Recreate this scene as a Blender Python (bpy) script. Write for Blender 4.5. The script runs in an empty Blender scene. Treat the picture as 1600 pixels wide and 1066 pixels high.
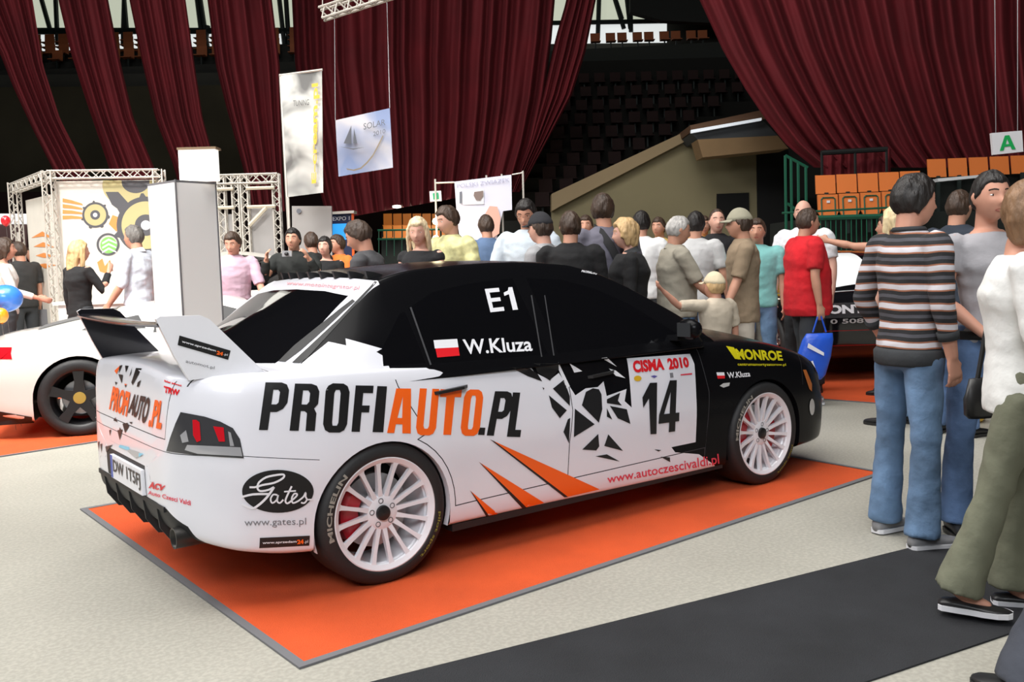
import bpy, bmesh, math, random
import numpy as np
from mathutils import Vector, Matrix
from mathutils.bvhtree import BVHTree
random.seed(7)
SC = bpy.context.scene
COL = SC.collection
PI = math.pi

# ------------------------------------------------------------------ camera
CAM_POS = np.array([-1.9705503, -4.4126154, 1.3937795])
YAW, PITCH, ROLL, FPX = 0.92068991, -0.0838839, -0.02923214, 1461.858
_fw = np.array([math.cos(YAW)*math.cos(PITCH), math.sin(YAW)*math.cos(PITCH), math.sin(PITCH)])
_r0 = np.array([math.sin(YAW), -math.cos(YAW), 0.0])
_u0 = np.cross(_r0, _fw)
_r = _r0*math.cos(ROLL) + _u0*math.sin(ROLL)
_u = -_r0*math.sin(ROLL) + _u0*math.cos(ROLL)
cam_data = bpy.data.cameras.new('camera')
cam = bpy.data.objects.new('camera', cam_data); COL.objects.link(cam)
cam_data.sensor_width = 36.0
cam_data.lens = FPX/1600*36.0
cam_data.clip_end = 300
cam.matrix_world = Matrix(((_r[0], _u[0], -_fw[0], CAM_POS[0]),
                           (_r[1], _u[1], -_fw[1], CAM_POS[1]),
                           (_r[2], _u[2], -_fw[2], CAM_POS[2]), (0, 0, 0, 1)))
cam_data.dof.use_dof = False
SC.camera = cam
FLAT = np.array([math.cos(YAW), math.sin(YAW), 0.0])     # level heading of the view
SIDE = np.array([math.sin(YAW), -math.cos(YAW), 0.0])    # level, to the right of the view

def ray(u, v):
    return _fw + _r*(u-800)/FPX - _u*(v-533)/FPX
def G(u, v, z=0.0):
    d = ray(u, v); return CAM_POS + d*((z-CAM_POS[2])/d[2])
def at(u, v, depth):
    return CAM_POS + ray(u, v)*depth
def onp(u, v, ax, val):
    d = ray(u, v); return CAM_POS + d*((val-CAM_POS[ax])/d[ax])
def V(a): return Vector((float(a[0]), float(a[1]), float(a[2])))

# ------------------------------------------------------------------ world, exposure, big lights
SC.view_settings.view_transform = 'Standard'
SC.view_settings.look = 'None'
SC.view_settings.gamma = 1.0
SC.view_settings.exposure = -0.35
SC.view_settings.use_curve_mapping = False
world = bpy.data.worlds.new('hall_air'); SC.world = world
world.use_nodes = True
_bg = world.node_tree.nodes['Background']
_bg.inputs[0].default_value = (0.93, 0.97, 1.0, 1)
_bg.inputs[1].default_value = 0.05

def area(name, loc, target, sx, sy, power, color):
    l = bpy.data.lights.new(name, 'AREA'); l.shape = 'RECTANGLE'; l.size = sx; l.size_y = sy
    l.energy = power; l.color = color
    o = bpy.data.objects.new(name, l); COL.objects.link(o)
    o.location = loc
    o.rotation_euler = (Vector(target)-Vector(loc)).to_track_quat('-Z', 'Y').to_euler()
    return o
area('dome_skylight', (-2.0, 0.5, 15.0), (0.2, 0.3, 0), 14, 14, 4700, (1.0, 0.975, 0.94))
area('left_hall_window', (-8.0, 11.0, 11.0), (-0.5, 7.0, 0.5), 6, 4, 1750, (1.0, 0.98, 0.95))
area('booth_fill', (-2.6, 3.4, 6.5), (0.9, 6.6, 1.2), 2.2, 1.2, 300, (1.0, 0.97, 0.92)).data.spread = math.radians(95)  # added fill to brighten the white column and booth, no known lamp
area('camera_side_fill', (-7.0, -9.5, 8.5), (0.5, 0, 0.4), 8, 4, 1500, (0.93, 0.96, 1.0))  # added fill from the camera side, stands for no known window

# ------------------------------------------------------------------ materials
MATS = {}
def mat(name, col, rough=0.6, metal=0.0, coat=0.0, bump=0.0, bscale=40.0, var=0.0, vscale=3.0,
        emit=None, estr=0.0, trans=0.0, alpha=1.0, spec=0.5, stretch=(1, 1, 1), sheen=0.0):
    if name in MATS: return MATS[name]
    m = bpy.data.materials.new(name); m.use_nodes = True
    nt = m.node_tree; b = nt.nodes['Principled BSDF']
    c = tuple(col) + (1,) if len(col) == 3 else tuple(col)
    b.inputs['Base Color'].default_value = c
    b.inputs['Roughness'].default_value = rough
    b.inputs['Metallic'].default_value = metal
    b.inputs['Coat Weight'].default_value = coat
    b.inputs['Coat Roughness'].default_value = 0.06
    b.inputs['Specular IOR Level'].default_value = spec
    b.inputs['Transmission Weight'].default_value = trans
    b.inputs['Alpha'].default_value = alpha
    b.inputs['Sheen Weight'].default_value = sheen
    if emit:
        b.inputs['Emission Color'].default_value = tuple(emit)+(1,)
        b.inputs['Emission Strength'].default_value = estr
    if bump or var:
        tc = nt.nodes.new('ShaderNodeTexCoord'); mp = nt.nodes.new('ShaderNodeMapping')
        mp.inputs['Scale'].default_value = stretch
        nt.links.new(tc.outputs['Object'], mp.inputs['Vector'])
    if bump:
        n = nt.nodes.new('ShaderNodeTexNoise'); n.inputs['Scale'].default_value = bscale
        n.inputs['Detail'].default_value = 4
        bp = nt.nodes.new('ShaderNodeBump'); bp.inputs['Strength'].default_value = bump
        bp.inputs['Distance'].default_value = 0.02
        nt.links.new(mp.outputs[0], n.inputs['Vector'])
        nt.links.new(n.outputs['Fac'], bp.inputs['Height'])
        nt.links.new(bp.outputs[0], b.inputs['Normal'])
    if var:
        n = nt.nodes.new('ShaderNodeTexNoise'); n.inputs['Scale'].default_value = vscale
        n.inputs['Detail'].default_value = 5
        rp = nt.nodes.new('ShaderNodeValToRGB')
        rp.color_ramp.elements[0].position = 0.3; rp.color_ramp.elements[1].position = 0.7
        rp.color_ramp.elements[0].color = tuple(max(0, x*(1-var)) for x in c[:3])+(1,)
        rp.color_ramp.elements[1].color = tuple(min(1, x*(1+var)) for x in c[:3])+(1,)
        nt.links.new(mp.outputs[0], n.inputs['Vector'])
        nt.links.new(n.outputs['Fac'], rp.inputs[0])
        nt.links.new(rp.outputs[0], b.inputs['Base Color'])
    MATS[name] = m
    return m

# ------------------------------------------------------------------ object helpers
def mesh_obj(name, verts, faces, mats, parent=None, smooth=True, fm=None, loc=None):
    me = bpy.data.meshes.new(name)
    me.from_pydata([tuple(float(c) for c in v) for v in verts], [], [tuple(f) for f in faces])
    if not isinstance(mats, (list, tuple)): mats = [mats]
    for m in mats: me.materials.append(m)
    if fm is not None: me.polygons.foreach_set('material_index', fm)
    if smooth: me.polygons.foreach_set('use_smooth', [True]*len(me.polygons))
    me.update()
    o = bpy.data.objects.new(name, me); COL.objects.link(o)
    if parent is not None: o.parent = parent
    if loc is not None: o.location = loc
    return o
def bm_obj(name, bm, mats, parent=None, smooth=False, auto=None):
    me = bpy.data.meshes.new(name); bm.to_mesh(me); bm.free()
    if not isinstance(mats, (list, tuple)): mats = [mats]
    for m in mats: me.materials.append(m)
    if smooth: me.polygons.foreach_set('use_smooth', [True]*len(me.polygons))
    if auto: me.set_sharp_from_angle(angle=math.radians(auto))
    o = bpy.data.objects.new(name, me); COL.objects.link(o)
    if parent is not None: o.parent = parent
    return o
def thing(name, label, cat, loc=(0, 0, 0), rz=0.0, group=None):
    o = bpy.data.objects.new(name, None); COL.objects.link(o)
    o.empty_display_size = 0.1
    o.location = loc; o.rotation_euler = (0, 0, rz)
    o['label'] = label; o['category'] = cat
    if group: o['group'] = group
    return o
def tag(o, label, cat, group=None, kind=None):
    o['label'] = label; o['category'] = cat
    if group: o['group'] = group
    if kind: o['kind'] = kind
    return o
def structure(o, label=None):
    o['kind'] = 'structure'
    if label: o['label'] = label
    return o
def copy_tree(o, parent=None):
    c = o.copy(); COL.objects.link(c); c.parent = parent
    for ch in list(o.children): copy_tree(ch, c)
    return c
class MB:
    """collects simple shapes in one mesh"""
    def __init__(s): s.v = []; s.f = []; s.m = []
    def add(s, v, f, m=0):
        n = len(s.v); s.v += [tuple(map(float, p)) for p in v]; s.f += [tuple(i+n for i in q) for q in f]; s.m += [m]*len(f)
    def box(s, lo, hi, m=0, M=None):
        p = [(x, y, z) for x in (lo[0], hi[0]) for y in (lo[1], hi[1]) for z in (lo[2], hi[2])]
        if M is not None: p = [tuple(M @ Vector(q)) for q in p]
        s.add(p, [(0, 1, 3, 2), (4, 6, 7, 5), (0, 4, 5, 1), (2, 3, 7, 6), (0, 2, 6, 4), (1, 5, 7, 3)], m)
    def tube(s, a, b, r, n=8, m=0, r2=None):
        a = np.array(a, float); b = np.array(b, float); d = b-a; L = np.linalg.norm(d); d = d/L
        h = np.array([0, 0, 1.0]) if abs(d[2]) < 0.9 else np.array([1.0, 0, 0])
        x = np.cross(d, h); x /= np.linalg.norm(x); y = np.cross(d, x)
        r2 = r if r2 is None else r2
        v = []
        for c, q in ((a, r), (b, r2)):
            for i in range(n):
                t = 2*PI*i/n; v.append(c+q*(math.cos(t)*x+math.sin(t)*y))
        f = [(i, (i+1) % n, n+(i+1) % n, n+i) for i in range(n)]+[tuple(range(n))[::-1], tuple(range(n, 2*n))]
        s.add(v, f, m)
    def poly(s, pts, m=0): s.add(pts, [tuple(range(len(pts)))], m)
    def prism(s, pts, off, m=0):
        n = len(pts); p = [np.array(q, float) for q in pts]; q = [a+np.array(off) for a in p]
        s.add(p+q, [tuple(range(n))[::-1], tuple(range(n, 2*n))]+[(i, (i+1) % n, n+(i+1) % n, n+i) for i in range(n)], m)
    def lathe(s, prof, n=32, axis='z', c=(0, 0, 0), m=0, close=True):
        v = []; k = len(prof)
        for i in range(n):
            t = 2*PI*i/n
            for (r, h) in prof:
                a, b = r*math.cos(t), r*math.sin(t)
                p = (a, b, h) if axis == 'z' else ((a, h, b) if axis == 'y' else (h, a, b))
                v.append((p[0]+c[0], p[1]+c[1], p[2]+c[2]))
        f = []
        for i in range(n):
            j = (i+1) % n
            for q in range(k-1): f.append((i*k+q, j*k+q, j*k+q+1, i*k+q+1))
        s.add(v, f, m)
    def build(s, name, mats, parent=None, smooth=False, auto=None, loc=None):
        o = mesh_obj(name, s.v, s.f, mats, parent, smooth or bool(auto), s.m, loc)
        bm = bmesh.new(); bm.from_mesh(o.data); bmesh.ops.recalc_face_normals(bm, faces=bm.faces); bm.to_mesh(o.data); bm.free()
        if auto: o.data.set_sharp_from_angle(angle=math.radians(auto))
        return o

# ------------------------------------------------------------------ interpolation
def pchip(xs, ys, x):
    xs = np.array(xs, float); ys = np.array(ys, float); x = np.array(x, float)
    h = np.diff(xs); d = np.diff(ys)/h; n = len(xs); m = np.zeros(n)
    for i in range(1, n-1):
        if d[i-1]*d[i] > 0:
            w1 = 2*h[i]+h[i-1]; w2 = h[i]+2*h[i-1]; m[i] = (w1+w2)/(w1/d[i-1]+w2/d[i])
    m[0] = d[0]; m[-1] = d[-1]
    k = np.clip(np.searchsorted(xs, x)-1, 0, n-2); t = (x-xs[k])/h[k]
    return ((1+2*t)*(1-t)**2*ys[k]+t*(1-t)**2*h[k]*m[k]+t*t*(3-2*t)*ys[k+1]+t*t*(t-1)*h[k]*m[k+1])
def crom(P, sub):
    P = np.array(P, float); n = len(P); out = []
    for i in range(n-1):
        p0 = P[max(i-1, 0)]; p1 = P[i]; p2 = P[i+1]; p3 = P[min(i+2, n-1)]
        for s in range(sub):
            t = s/sub
            out.append(0.5*((2*p1)+(-p0+p2)*t+(2*p0-5*p1+4*p2-p3)*t*t+(-p0+3*p1-3*p2+p3)*t**3))
    out.append(P[-1]); return np.array(out)
def in_poly(x, y, P):
    c = False; n = len(P); j = n-1
    for i in range(n):
        xi, yi = P[i]; xj, yj = P[j]
        if (yi > y) != (yj > y) and x < (xj-xi)*(y-yi)/(yj-yi)+xi: c = not c
        j = i
    return c
def dist_poly(x, y, P, closed=True):
    best = 1e9; n = len(P)
    for i in range(n if closed else n-1):
        ax, ay = P[i]; bx, by = P[(i+1) % n]; dx, dy = bx-ax, by-ay; L = dx*dx+dy*dy or 1e-12
        t = max(0, min(1, ((x-ax)*dx+(y-ay)*dy)/L)); d = math.hypot(x-ax-t*dx, y-ay-t*dy)
        if d < best: best = d
    return best
AX = {0: (1, 2), 1: (0, 2), 2: (0, 1)}
def cut(bm, poly, ax, keep, pad=0.09, closed=True):
    """slice the faces that satisfy keep(center) along the edges of a polygon seen along axis ax"""
    a, b = AX[ax]; n = len(poly)
    for i in range(n if closed else n-1):
        p, q = poly[i], poly[(i+1) % n]
        dx, dy = q[0]-p[0], q[1]-p[1]; L = math.hypot(dx, dy)
        if L < 1e-6: continue
        x0, x1 = min(p[0], q[0]), max(p[0], q[0]); y0, y1 = min(p[1], q[1]), max(p[1], q[1])
        fs = []
        for f in bm.faces:
            vs = f.verts
            us = [v.co[a] for v in vs]
            if max(us) < x0-1e-4 or min(us) > x1+1e-4: continue
            ws = [v.co[b] for v in vs]
            if max(ws) < y0-1e-4 or min(ws) > y1+1e-4: continue
            if not keep(f.calc_center_median()): continue
            fs.append(f)
        if not fs: continue
        no = [0, 0, 0]; no[a] = -dy/L; no[b] = dx/L
        co = [0, 0, 0]; co[a] = p[0]; co[b] = p[1]
        geom = set(fs)
        for f in fs:
            geom.update(f.edges); geom.update(f.verts)
        bmesh.ops.bisect_plane(bm, geom=list(geom), dist=1e-5, plane_co=co, plane_no=no)
def offset_poly(P, d):
    """inset (d<0) or outset of a polygon by mitred normals"""
    n = len(P); A = sum(P[i][0]*P[(i+1) % n][1]-P[(i+1) % n][0]*P[i][1] for i in range(n)); s = 1 if A > 0 else -1
    out = []
    for i in range(n):
        a, b, c = P[i-1], P[i], P[(i+1) % n]
        n1 = np.array([b[1]-a[1], a[0]-b[0]]); n1 = n1/(np.linalg.norm(n1)+1e-9)
        n2 = np.array([c[1]-b[1], b[0]-c[0]]); n2 = n2/(np.linalg.norm(n2)+1e-9)
        m = n1+n2; L = np.linalg.norm(m)
        m = n1 if L < 0.3 else m/L
        k = 1/max(0.5, float(m@n1))
        out.append((b[0]+s*d*k*m[0], b[1]+s*d*k*m[1]))
    return out
def poly_curve_mesh(loops):
    """2D filled mesh (verts2d, faces) from closed loops with holes"""
    cu = bpy.data.curves.new('tmp', 'CURVE'); cu.dimensions = '2D'; cu.fill_mode = 'FRONT'
    for L in loops:
        sp = cu.splines.new('POLY'); sp.points.add(len(L)-1); sp.use_cyclic_u = True
        for i, p in enumerate(L): sp.points[i].co = (p[0], p[1], 0, 1)
    return curve_to_2d(cu)
def curve_to_2d(cu):
    o = bpy.data.objects.new('tmp', cu); COL.objects.link(o)
    dg = bpy.context.evaluated_depsgraph_get(); dg.update()
    me = bpy.data.meshes.new_from_object(o.evaluated_get(dg))
    v = [(p.co.x, p.co.y) for p in me.vertices]; f = [tuple(p.vertices) for p in me.polygons]
    bpy.data.objects.remove(o); bpy.data.meshes.remove(me)
    return v, f
def text_2d(s, bold=0.0, shear=0.0, space=1.0, res=3):
    cu = bpy.data.curves.new('tmp', 'FONT'); cu.body = s; cu.size = 1; cu.offset = bold
    cu.shear = shear; cu.space_character = space; cu.resolution_u = res
    v, f = curve_to_2d(cu)
    xs = [p[0] for p in v]; ys = [p[1] for p in v]
    x0, x1, y0, y1 = min(xs), max(xs), min(ys), max(ys)
    return [((p[0]-x0)/(x1-x0), (p[1]-y0)/(y1-y0)) for p in v], f
def norm2d(v, f=None, box=None):
    if box is None:
        xs = [p[0] for p in v]; ys = [p[1] for p in v]; box = (min(xs), min(ys), max(xs), max(ys))
    return [((p[0]-box[0])/(box[2]-box[0]), (p[1]-box[1])/(box[3]-box[1])) for p in v]
def grid_split(v, f, step):
    bm = bmesh.new(); vs = [bm.verts.new((p[0], p[1], 0)) for p in v]
    for q in f:
        try: bm.faces.new([vs[i] for i in q])
        except ValueError: pass
    for k in (0, 1):
        lo = min(p[k] for p in v); hi = max(p[k] for p in v); t = lo+step
        while t < hi:
            co = [0, 0, 0]; no = [0, 0, 0]; co[k] = t; no[k] = 1
            bmesh.ops.bisect_plane(bm, geom=bm.verts[:]+bm.edges[:]+bm.faces[:], dist=1e-6, plane_co=co, plane_no=no)
            t += step
    bm.verts.index_update()
    V2 = [(p.co.x, p.co.y) for p in bm.verts]; F2 = [tuple(q.index for q in g.verts) for g in bm.faces]; bm.free()
    return V2, F2
def bilin(c, s, t):
    """c = bottom-left, bottom-right, top-right, top-left"""
    c = [np.array(p, float) for p in c]
    return (1-s)*(1-t)*c[0]+s*(1-t)*c[1]+s*t*c[2]+(1-s)*t*c[3]
# ================================================================== the rally saloon
WHITE = mat('white_paint', (0.80, 0.80, 0.86), 0.32, coat=0.6)
BLACKP = mat('black_paint', (0.005, 0.005, 0.006), 0.25, coat=0.02, spec=0.09)
TINT = mat('tinted_glass', (0.004, 0.004, 0.005), 0.05, spec=0.5)
SEAM = mat('seam_gap', (0.03, 0.03, 0.035), 0.9)
RUBBER = mat('tyre_rubber', (0.014, 0.014, 0.015), 0.62, bump=0.1, bscale=60)
PLAST = mat('black_plastic', (0.012, 0.012, 0.013), 0.55)
CARBON = mat('carbon_black', (0.012, 0.012, 0.016), 0.22, coat=0.3)
ORANGE = mat('orange_vinyl', (0.95, 0.13, 0.006), 0.4)
VBLACK = mat('black_vinyl', (0.008, 0.008, 0.009), 0.4)
VWHITE = mat('white_vinyl', (0.82, 0.82, 0.86), 0.4)
RED = mat('red_vinyl', (0.70, 0.012, 0.02), 0.4)
PINKRED = mat('pink_red_vinyl', (0.75, 0.05, 0.09), 0.4)
YELLOW = mat('yellow_vinyl', (0.62, 0.55, 0.01), 0.4)
GREYV = mat('grey_vinyl', (0.2, 0.2, 0.22), 0.4)
BLUEV = mat('light_blue_vinyl', (0.25, 0.65, 0.85), 0.4)
RIMW = mat('white_wheel_enamel', (0.80, 0.80, 0.84), 0.3, coat=0.4)
STEEL = mat('brake_steel', (0.35, 0.35, 0.36), 0.35, metal=0.9)
CHROME = mat('chrome', (0.8, 0.8, 0.82), 0.12, metal=1.0)
LAMPDARK = mat('smoked_lamp', (0.05, 0.05, 0.055), 0.12, coat=0.8)
LAMPRED = mat('red_lamp_lens', (0.6, 0.01, 0.02), 0.15, coat=0.8)
LAMPCLR = mat('clear_lamp_lens', (0.55, 0.55, 0.58), 0.12, coat=0.8, metal=0.4)

def section_pts(W, zb, zt, zc):
    h = zt-zb
    return [(0, zb), (W*.55, zb), (W-.12, zb), (W-.035, zb+.012), (W-.012, zb+.06), (W-.004, zb+h*.3),
            (W, zb+h*.50), (W-.010, zb+h*.66), (W-.028, zb+h*.84), (W-.05, zt-.035), (W-.09, zt+.002),
            (W*.72, zt+.35*(zc-zt)), (W*.4, zt+.8*(zc-zt)), (0, zc)]
def body_loft(tab, step=0.035, sub=4, secfn=section_pts):
    T = np.array(tab); xs = []
    for i in range(len(T)-1):
        n = max(1, int(math.ceil((T[i+1, 0]-T[i, 0])/step)))
        if T[i+1, 0]-T[i, 0] < .05: n = max(n, 2)
        xs += list(T[i, 0]+(T[i+1, 0]-T[i, 0])*np.arange(n)/n)
    xs.append(T[-1, 0]); xs = np.array(xs)
    cols = [pchip(T[:, 0], T[:, k], xs) for k in range(1, T.shape[1])]
    verts = []; ring = None
    for i, x in enumerate(xs):
        half = crom(secfn(*[c[i] for c in cols]), sub)
        right = [(x, -p[0], p[1]) for p in half]; left = [(x, p[0], p[1]) for p in half[::-1][1:-1]]
        r = right+left; ring = len(r); verts += r
    faces = []
    for i in range(len(xs)-1):
        for j in range(ring):
            k = (j+1) % ring
            faces.append((i*ring+j, i*ring+k, (i+1)*ring+k, (i+1)*ring+j))
    faces.append(tuple(range(ring))[::-1]); faces.append(tuple((len(xs)-1)*ring+j for j in range(ring)))
    return verts, faces
def to_bm(v, f):
    bm = bmesh.new(); vs = [bm.verts.new(tuple(map(float, p))) for p in v]
    for q in f: bm.faces.new([vs[i] for i in q])
    bmesh.ops.recalc_face_normals(bm, faces=bm.faces)
    return bm

EVO = [(-.838, .36, .47, .60, .615), (-.836, .47, .44, .655, .67), (-.831, .535, .40, .69, .705), (-.825, .565, .375, .735, .76),
       (-.818, .59, .355, .87, .89), (-.808, .615, .335, .945, .975), (-.785, .655, .315, .968, 1.0), (-.72, .73, .285, .968, 1.012),
       (-.6, .812, .245, .965, 1.015), (-.4, .860, .208, .962, 1.01), (-.2, .884, .195, .957, .98), (0, .889, .19, .95, .97), (.3, .886, .185, .94, .95),
       (.5, .878, .18, .935, .94), (1.0, .875, .172, .915, .93), (1.5, .875, .165, .91, .93), (2.0, .873, .16, .905, .96),
       (2.3, .876, .16, .892, .985), (2.625, .887, .165, .865, .955), (2.9, .882, .17, .81, .905), (3.1, .865, .175, .755, .855),
       (3.25, .828, .175, .70, .80), (3.37, .76, .175, .64, .735), (3.43, .685, .18, .60, .675), (3.468, .59, .19, .56, .615), (3.49, .44, .22, .52, .55)]
bv, bf = body_loft(EVO)
# greenhouse: (x, half width and height of the roof edge, centre height)
GH = [(-.52, .71, .90, .985), (-.40, .69, .93, 1.065), (-.27, .665, .995, 1.14), (-.12, .64, 1.115, 1.215), (.03, .618, 1.235, 1.29), (.16, .60, 1.32, 1.345),
      (.4, .585, 1.368, 1.388), (.9, .575, 1.388, 1.412), (1.3, .58, 1.368, 1.402), (1.5, .60, 1.322, 1.372), (1.7, .635, 1.243, 1.292),
      (1.9, .675, 1.143, 1.195), (2.09, .715, 1.04, 1.095), (2.22, .745, .955, 1.02), (2.36, .76, .86, .93)]
def gh_section(yr, zr, zc):
    zb = min(.90, zr-.03); yb = .836 if zr > 1.0 else .78
    a = np.array([yb, zb]); b = np.array([yr, zr]); m = (a+b)/2+np.array([.012, .0])
    q = (a+3*b)/4+np.array([.008, .0])
    return [(0, zb-.05), (yb*.5, zb-.05), (yb-.03, zb-.03), tuple(a), tuple((3*a+b)/4+np.array([.008, 0])), tuple(m), tuple(q),
            (yr+.008, zr-.012), (yr-.012, zr+.006), (yr-.05, zr+.2*(zc-zr)+.002), (yr*.66, zr+.62*(zc-zr)), (yr*.33, zr+.9*(zc-zr)), (0, zc)]
gv, gf = body_loft(GH, secfn=gh_section)

BODY_BVH = BVHTree.FromPolygons([tuple(map(float, p)) for p in bv], bf)
_n = len(bv)
CAR_BVH = BVHTree.FromPolygons([tuple(map(float, p)) for p in list(bv)+list(gv)], list(bf)+[tuple(i+_n for i in q) for q in gf])
def hit(u, v, bvh=CAR_BVH):
    d = V(ray(u, v)); d.normalize(); h = bvh.ray_cast(V(CAM_POS), d)
    return h[0], h[1]
def hx(u, v):        # traced point as side-view coordinates
    h = hit(u, v)[0]
    if h is None: p = onp(u, v, 1, -.87); return (p[0], p[2])
    return (h.x, h.z)
def arc_pts(cx, cz, r, a0, a1, n):
    return [(cx+r*math.cos(math.radians(a0+(a1-a0)*i/n)), cz+r*math.sin(math.radians(a0+(a1-a0)*i/n))) for i in range(n+1)]

evo = thing('rally_car', 'white and black four-door rally car lettered PROFIAUTO.PL with race number 14, on orange carpet', 'car')
AR = .335
ARCH = {0: arc_pts(0, .30, AR, 0, 180, 26)+[(-AR, -.1), (AR, -.1)], 1: arc_pts(2.625, .30, AR+.012, 0, 180, 26)+[(2.625-AR-.012, -.1), (2.625+AR+.012, -.1)]}
side = lambda c: abs(c.y) > .60
bm = to_bm(bv, bf)
for k in (0, 1): cut(bm, ARCH[k], 1, lambda c: abs(c.y) > .56)
kill = [f for f in bm.faces if abs(f.calc_center_median().y) > .58 and any(in_poly(f.calc_center_median().x, f.calc_center_median().z, ARCH[k]) for k in (0, 1))]
bmesh.ops.delete(bm, geom=kill, context='FACES')
P = lambda L: [hx(*p) for p in L]
# traced panel lines (right side, mirrored to the left)
rear_edge = P([(612, 584), (622, 604), (641, 634), (652, 651), (666, 678)])
b_edge = P([(866, 570), (874, 580), (889, 603), (895, 641), (890, 691), (887, 741)])
f_edge = P([(1090, 556), (1108, 612), (1106, 660), (1101, 712)])
a0 = arc_pts(0, .30, AR+.03, 62, 2, 7)
sill_r = (a0[-1][0]+.005, .30); 
def zsill(x): return .285+(x-.37)*.012
rd = [(rear_edge[0][0], .945)]+rear_edge[1:]+a0+[(a0[-1][0], zsill(.37)), (b_edge[-1][0], zsill(1.06))]+b_edge[::-1][1:]
rd[-1] = (rd[-1][0], .915)
fd = [(b_edge[0][0], .915)]+b_edge[1:-1]+[(b_edge[-1][0], zsill(1.06)), (f_edge[-1][0], zsill(2.05))]+f_edge[::-1]
fd[-1] = (fd[-1][0], .90)
bumper_line = [(-1.0, .672), (-.62, .655), (-.30, .60)]
LIV = P([(828, 568), (835, 582), (859, 594), (873, 583), (882, 596), (890, 604), (899, 618), (915, 607), (934, 605), (943, 596), (948, 619),
         (979, 608), (976, 627), (987, 637), (979, 560), (1078, 553), (1085, 569), (1088, 622), (1087, 691), (1049, 699), (1055, 707), (1092, 710), (1117, 728)])
xl = LIV[-1][0]
JAG = P([(474, 566), (513, 534), (541, 540), (540, 529), (597, 545), (588, 550), (602, 558), (610, 577)])
cut(bm, LIV+[(xl+.01, .1)], 1, lambda c: abs(c.y) > .66 and c.x > .5, closed=False)
for poly in (rd, fd):
    for d in (-.0025, .0025): cut(bm, offset_poly(poly, d), 1, lambda c: abs(c.y) > .70)
for d in (-.0015, .0015): cut(bm, [(a, b+d) for a, b in bumper_line], 1, lambda c: c.x < -.25, closed=False)
LID = [(-.60, .96), (-.545, .715), (.545, .715), (.60, .96)]
LIDT = [(-.95, -.59), (-.78, -.64), (-.44, -.72), (-.44, .72), (-.78, .64), (-.95, .59)]
for d in (-.002, .002):
    cut(bm, offset_poly(LIDT, d), 2, lambda c: c.z > .93 and c.x < -.3)
    cut(bm, offset_poly(LID, d)[:], 0, lambda c: c.x < -.76 and c.z > .66)
DIFF = [(-.42, .432), (.42, .432), (.53, .425), (.645, .365), (.69, .262), (.71, .05), (-.71, .05), (-.69, .262), (-.645, .365), (-.53, .425)]
cut(bm, DIFF, 0, lambda c: c.x < -.66)
PLR = [(-.29, .434), (.34, .434), (.34, .568), (-.29, .568)]
cut(bm, PLR, 0, lambda c: c.x < -.75)
HOODT = [(2.2, -.66), (2.95, -.66), (3.42, -.60), (3.50, 0), (3.42, .60), (2.95, .66), (2.2, .66)]
for d in (-.002, .002): cut(bm, offset_poly(HOODT, d), 2, lambda c: c.z > .5 and c.x > 2.1)
for d in (-.0015, .0015): cut(bm, [(3.08+d, 1.0), (3.02+d, .60)], 1, lambda c: c.x > 2.9, closed=False)

def white_side(x, z):
    if x < .6: return True
    return in_poly(x, z, LIV+[(xl+.01, .0), (-1, .0), (-1, 1.2), (LIV[0][0], 1.2)])
def is_white(c):
    if abs(c.y) < .66 and c.z > .85: return c.x < 0.2
    return white_side(c.x, c.z)
buck = {}
bodyC = {}
def classify(f):
    c = f.calc_center_median(); x, y, z = c
    w = 0 if is_white(c) else 1
    sgn = 'R' if y < 0 else 'L'
    if x < -.66 and in_poly(y, z, DIFF): return ('diffuser', 3)
    if x < -.75 and in_poly(y, z, PLR): return ('rear_bumper', 3)
    if abs(y) > .70 and z < .955:
        for nm, poly in (('rear_door', rd), ('front_door', fd)):
            if in_poly(x, z, poly):
                if dist_poly(x, z, poly) < .0025 and z < .90: return ('body', 2)
                return (nm+sgn, w)
            elif x > .1 and x < 2.3 and dist_poly(x, z, poly) < .0025 and z < .90: return ('body', 2)
    if x < -.78 and z > .7 and z < .95:
        d = dist_poly(y, z, LID)
        if d < .002: return ('body', 2)
        if in_poly(y, z, LID): return ('boot_lid', w)
    if z > .93 and x < -.3:
        d = dist_poly(x, y, LIDT)
        if d < .0021: return ('body', 2)
        if in_poly(x, y, LIDT): return ('boot_lid', w)
    if x < -.25:
        zl = np.interp(x, [p[0] for p in bumper_line], [p[1] for p in bumper_line])
        if abs(z-zl) < .0015: return ('body', 2)
        if z < zl: return ('rear_bumper', w)
    if x > 2.1 and z > .5 and f.normal.z > .3:
        d = dist_poly(x, y, HOODT)
        if in_poly(x, y, HOODT) or d < .002: return (('body', 2) if d < .002 else ('bonnet', 1))
    if x > 3.0:
        xl_ = 3.08+(z-1.0)*.15
        if abs(x-xl_) < .0016: return ('body', 2)
        if x > xl_: return ('front_bumper', 1)
    return ('body', w)
for f in bm.faces:
    k, m = classify(f); buck.setdefault(k, []).append((f, m))
def split_build(bm, buck, mats, names, parent, smooth=True):
    out = {}
    bm.normal_update()
    for k, L in buck.items():
        idx = {}; vs = []; fs = []; ms = []
        for f, m in L:
            q = []
            for v in f.verts:
                if v.index not in idx: idx[v.index] = len(vs); vs.append(tuple(v.co))
                q.append(idx[v.index])
            fs.append(q); ms.append(m)
        out[k] = mesh_obj(names.get(k, k), vs, fs, mats, parent, smooth, ms)
    bm.free(); return out
bm.verts.index_update()
PM = [WHITE, BLACKP, SEAM, PLAST]
parts = split_build(bm, buck, PM, {'rear_doorR': 'rear_door', 'rear_doorL': 'rear_door', 'front_doorR': 'front_door', 'front_doorL': 'front_door', 'body': 'body_shell'}, evo)

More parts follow.
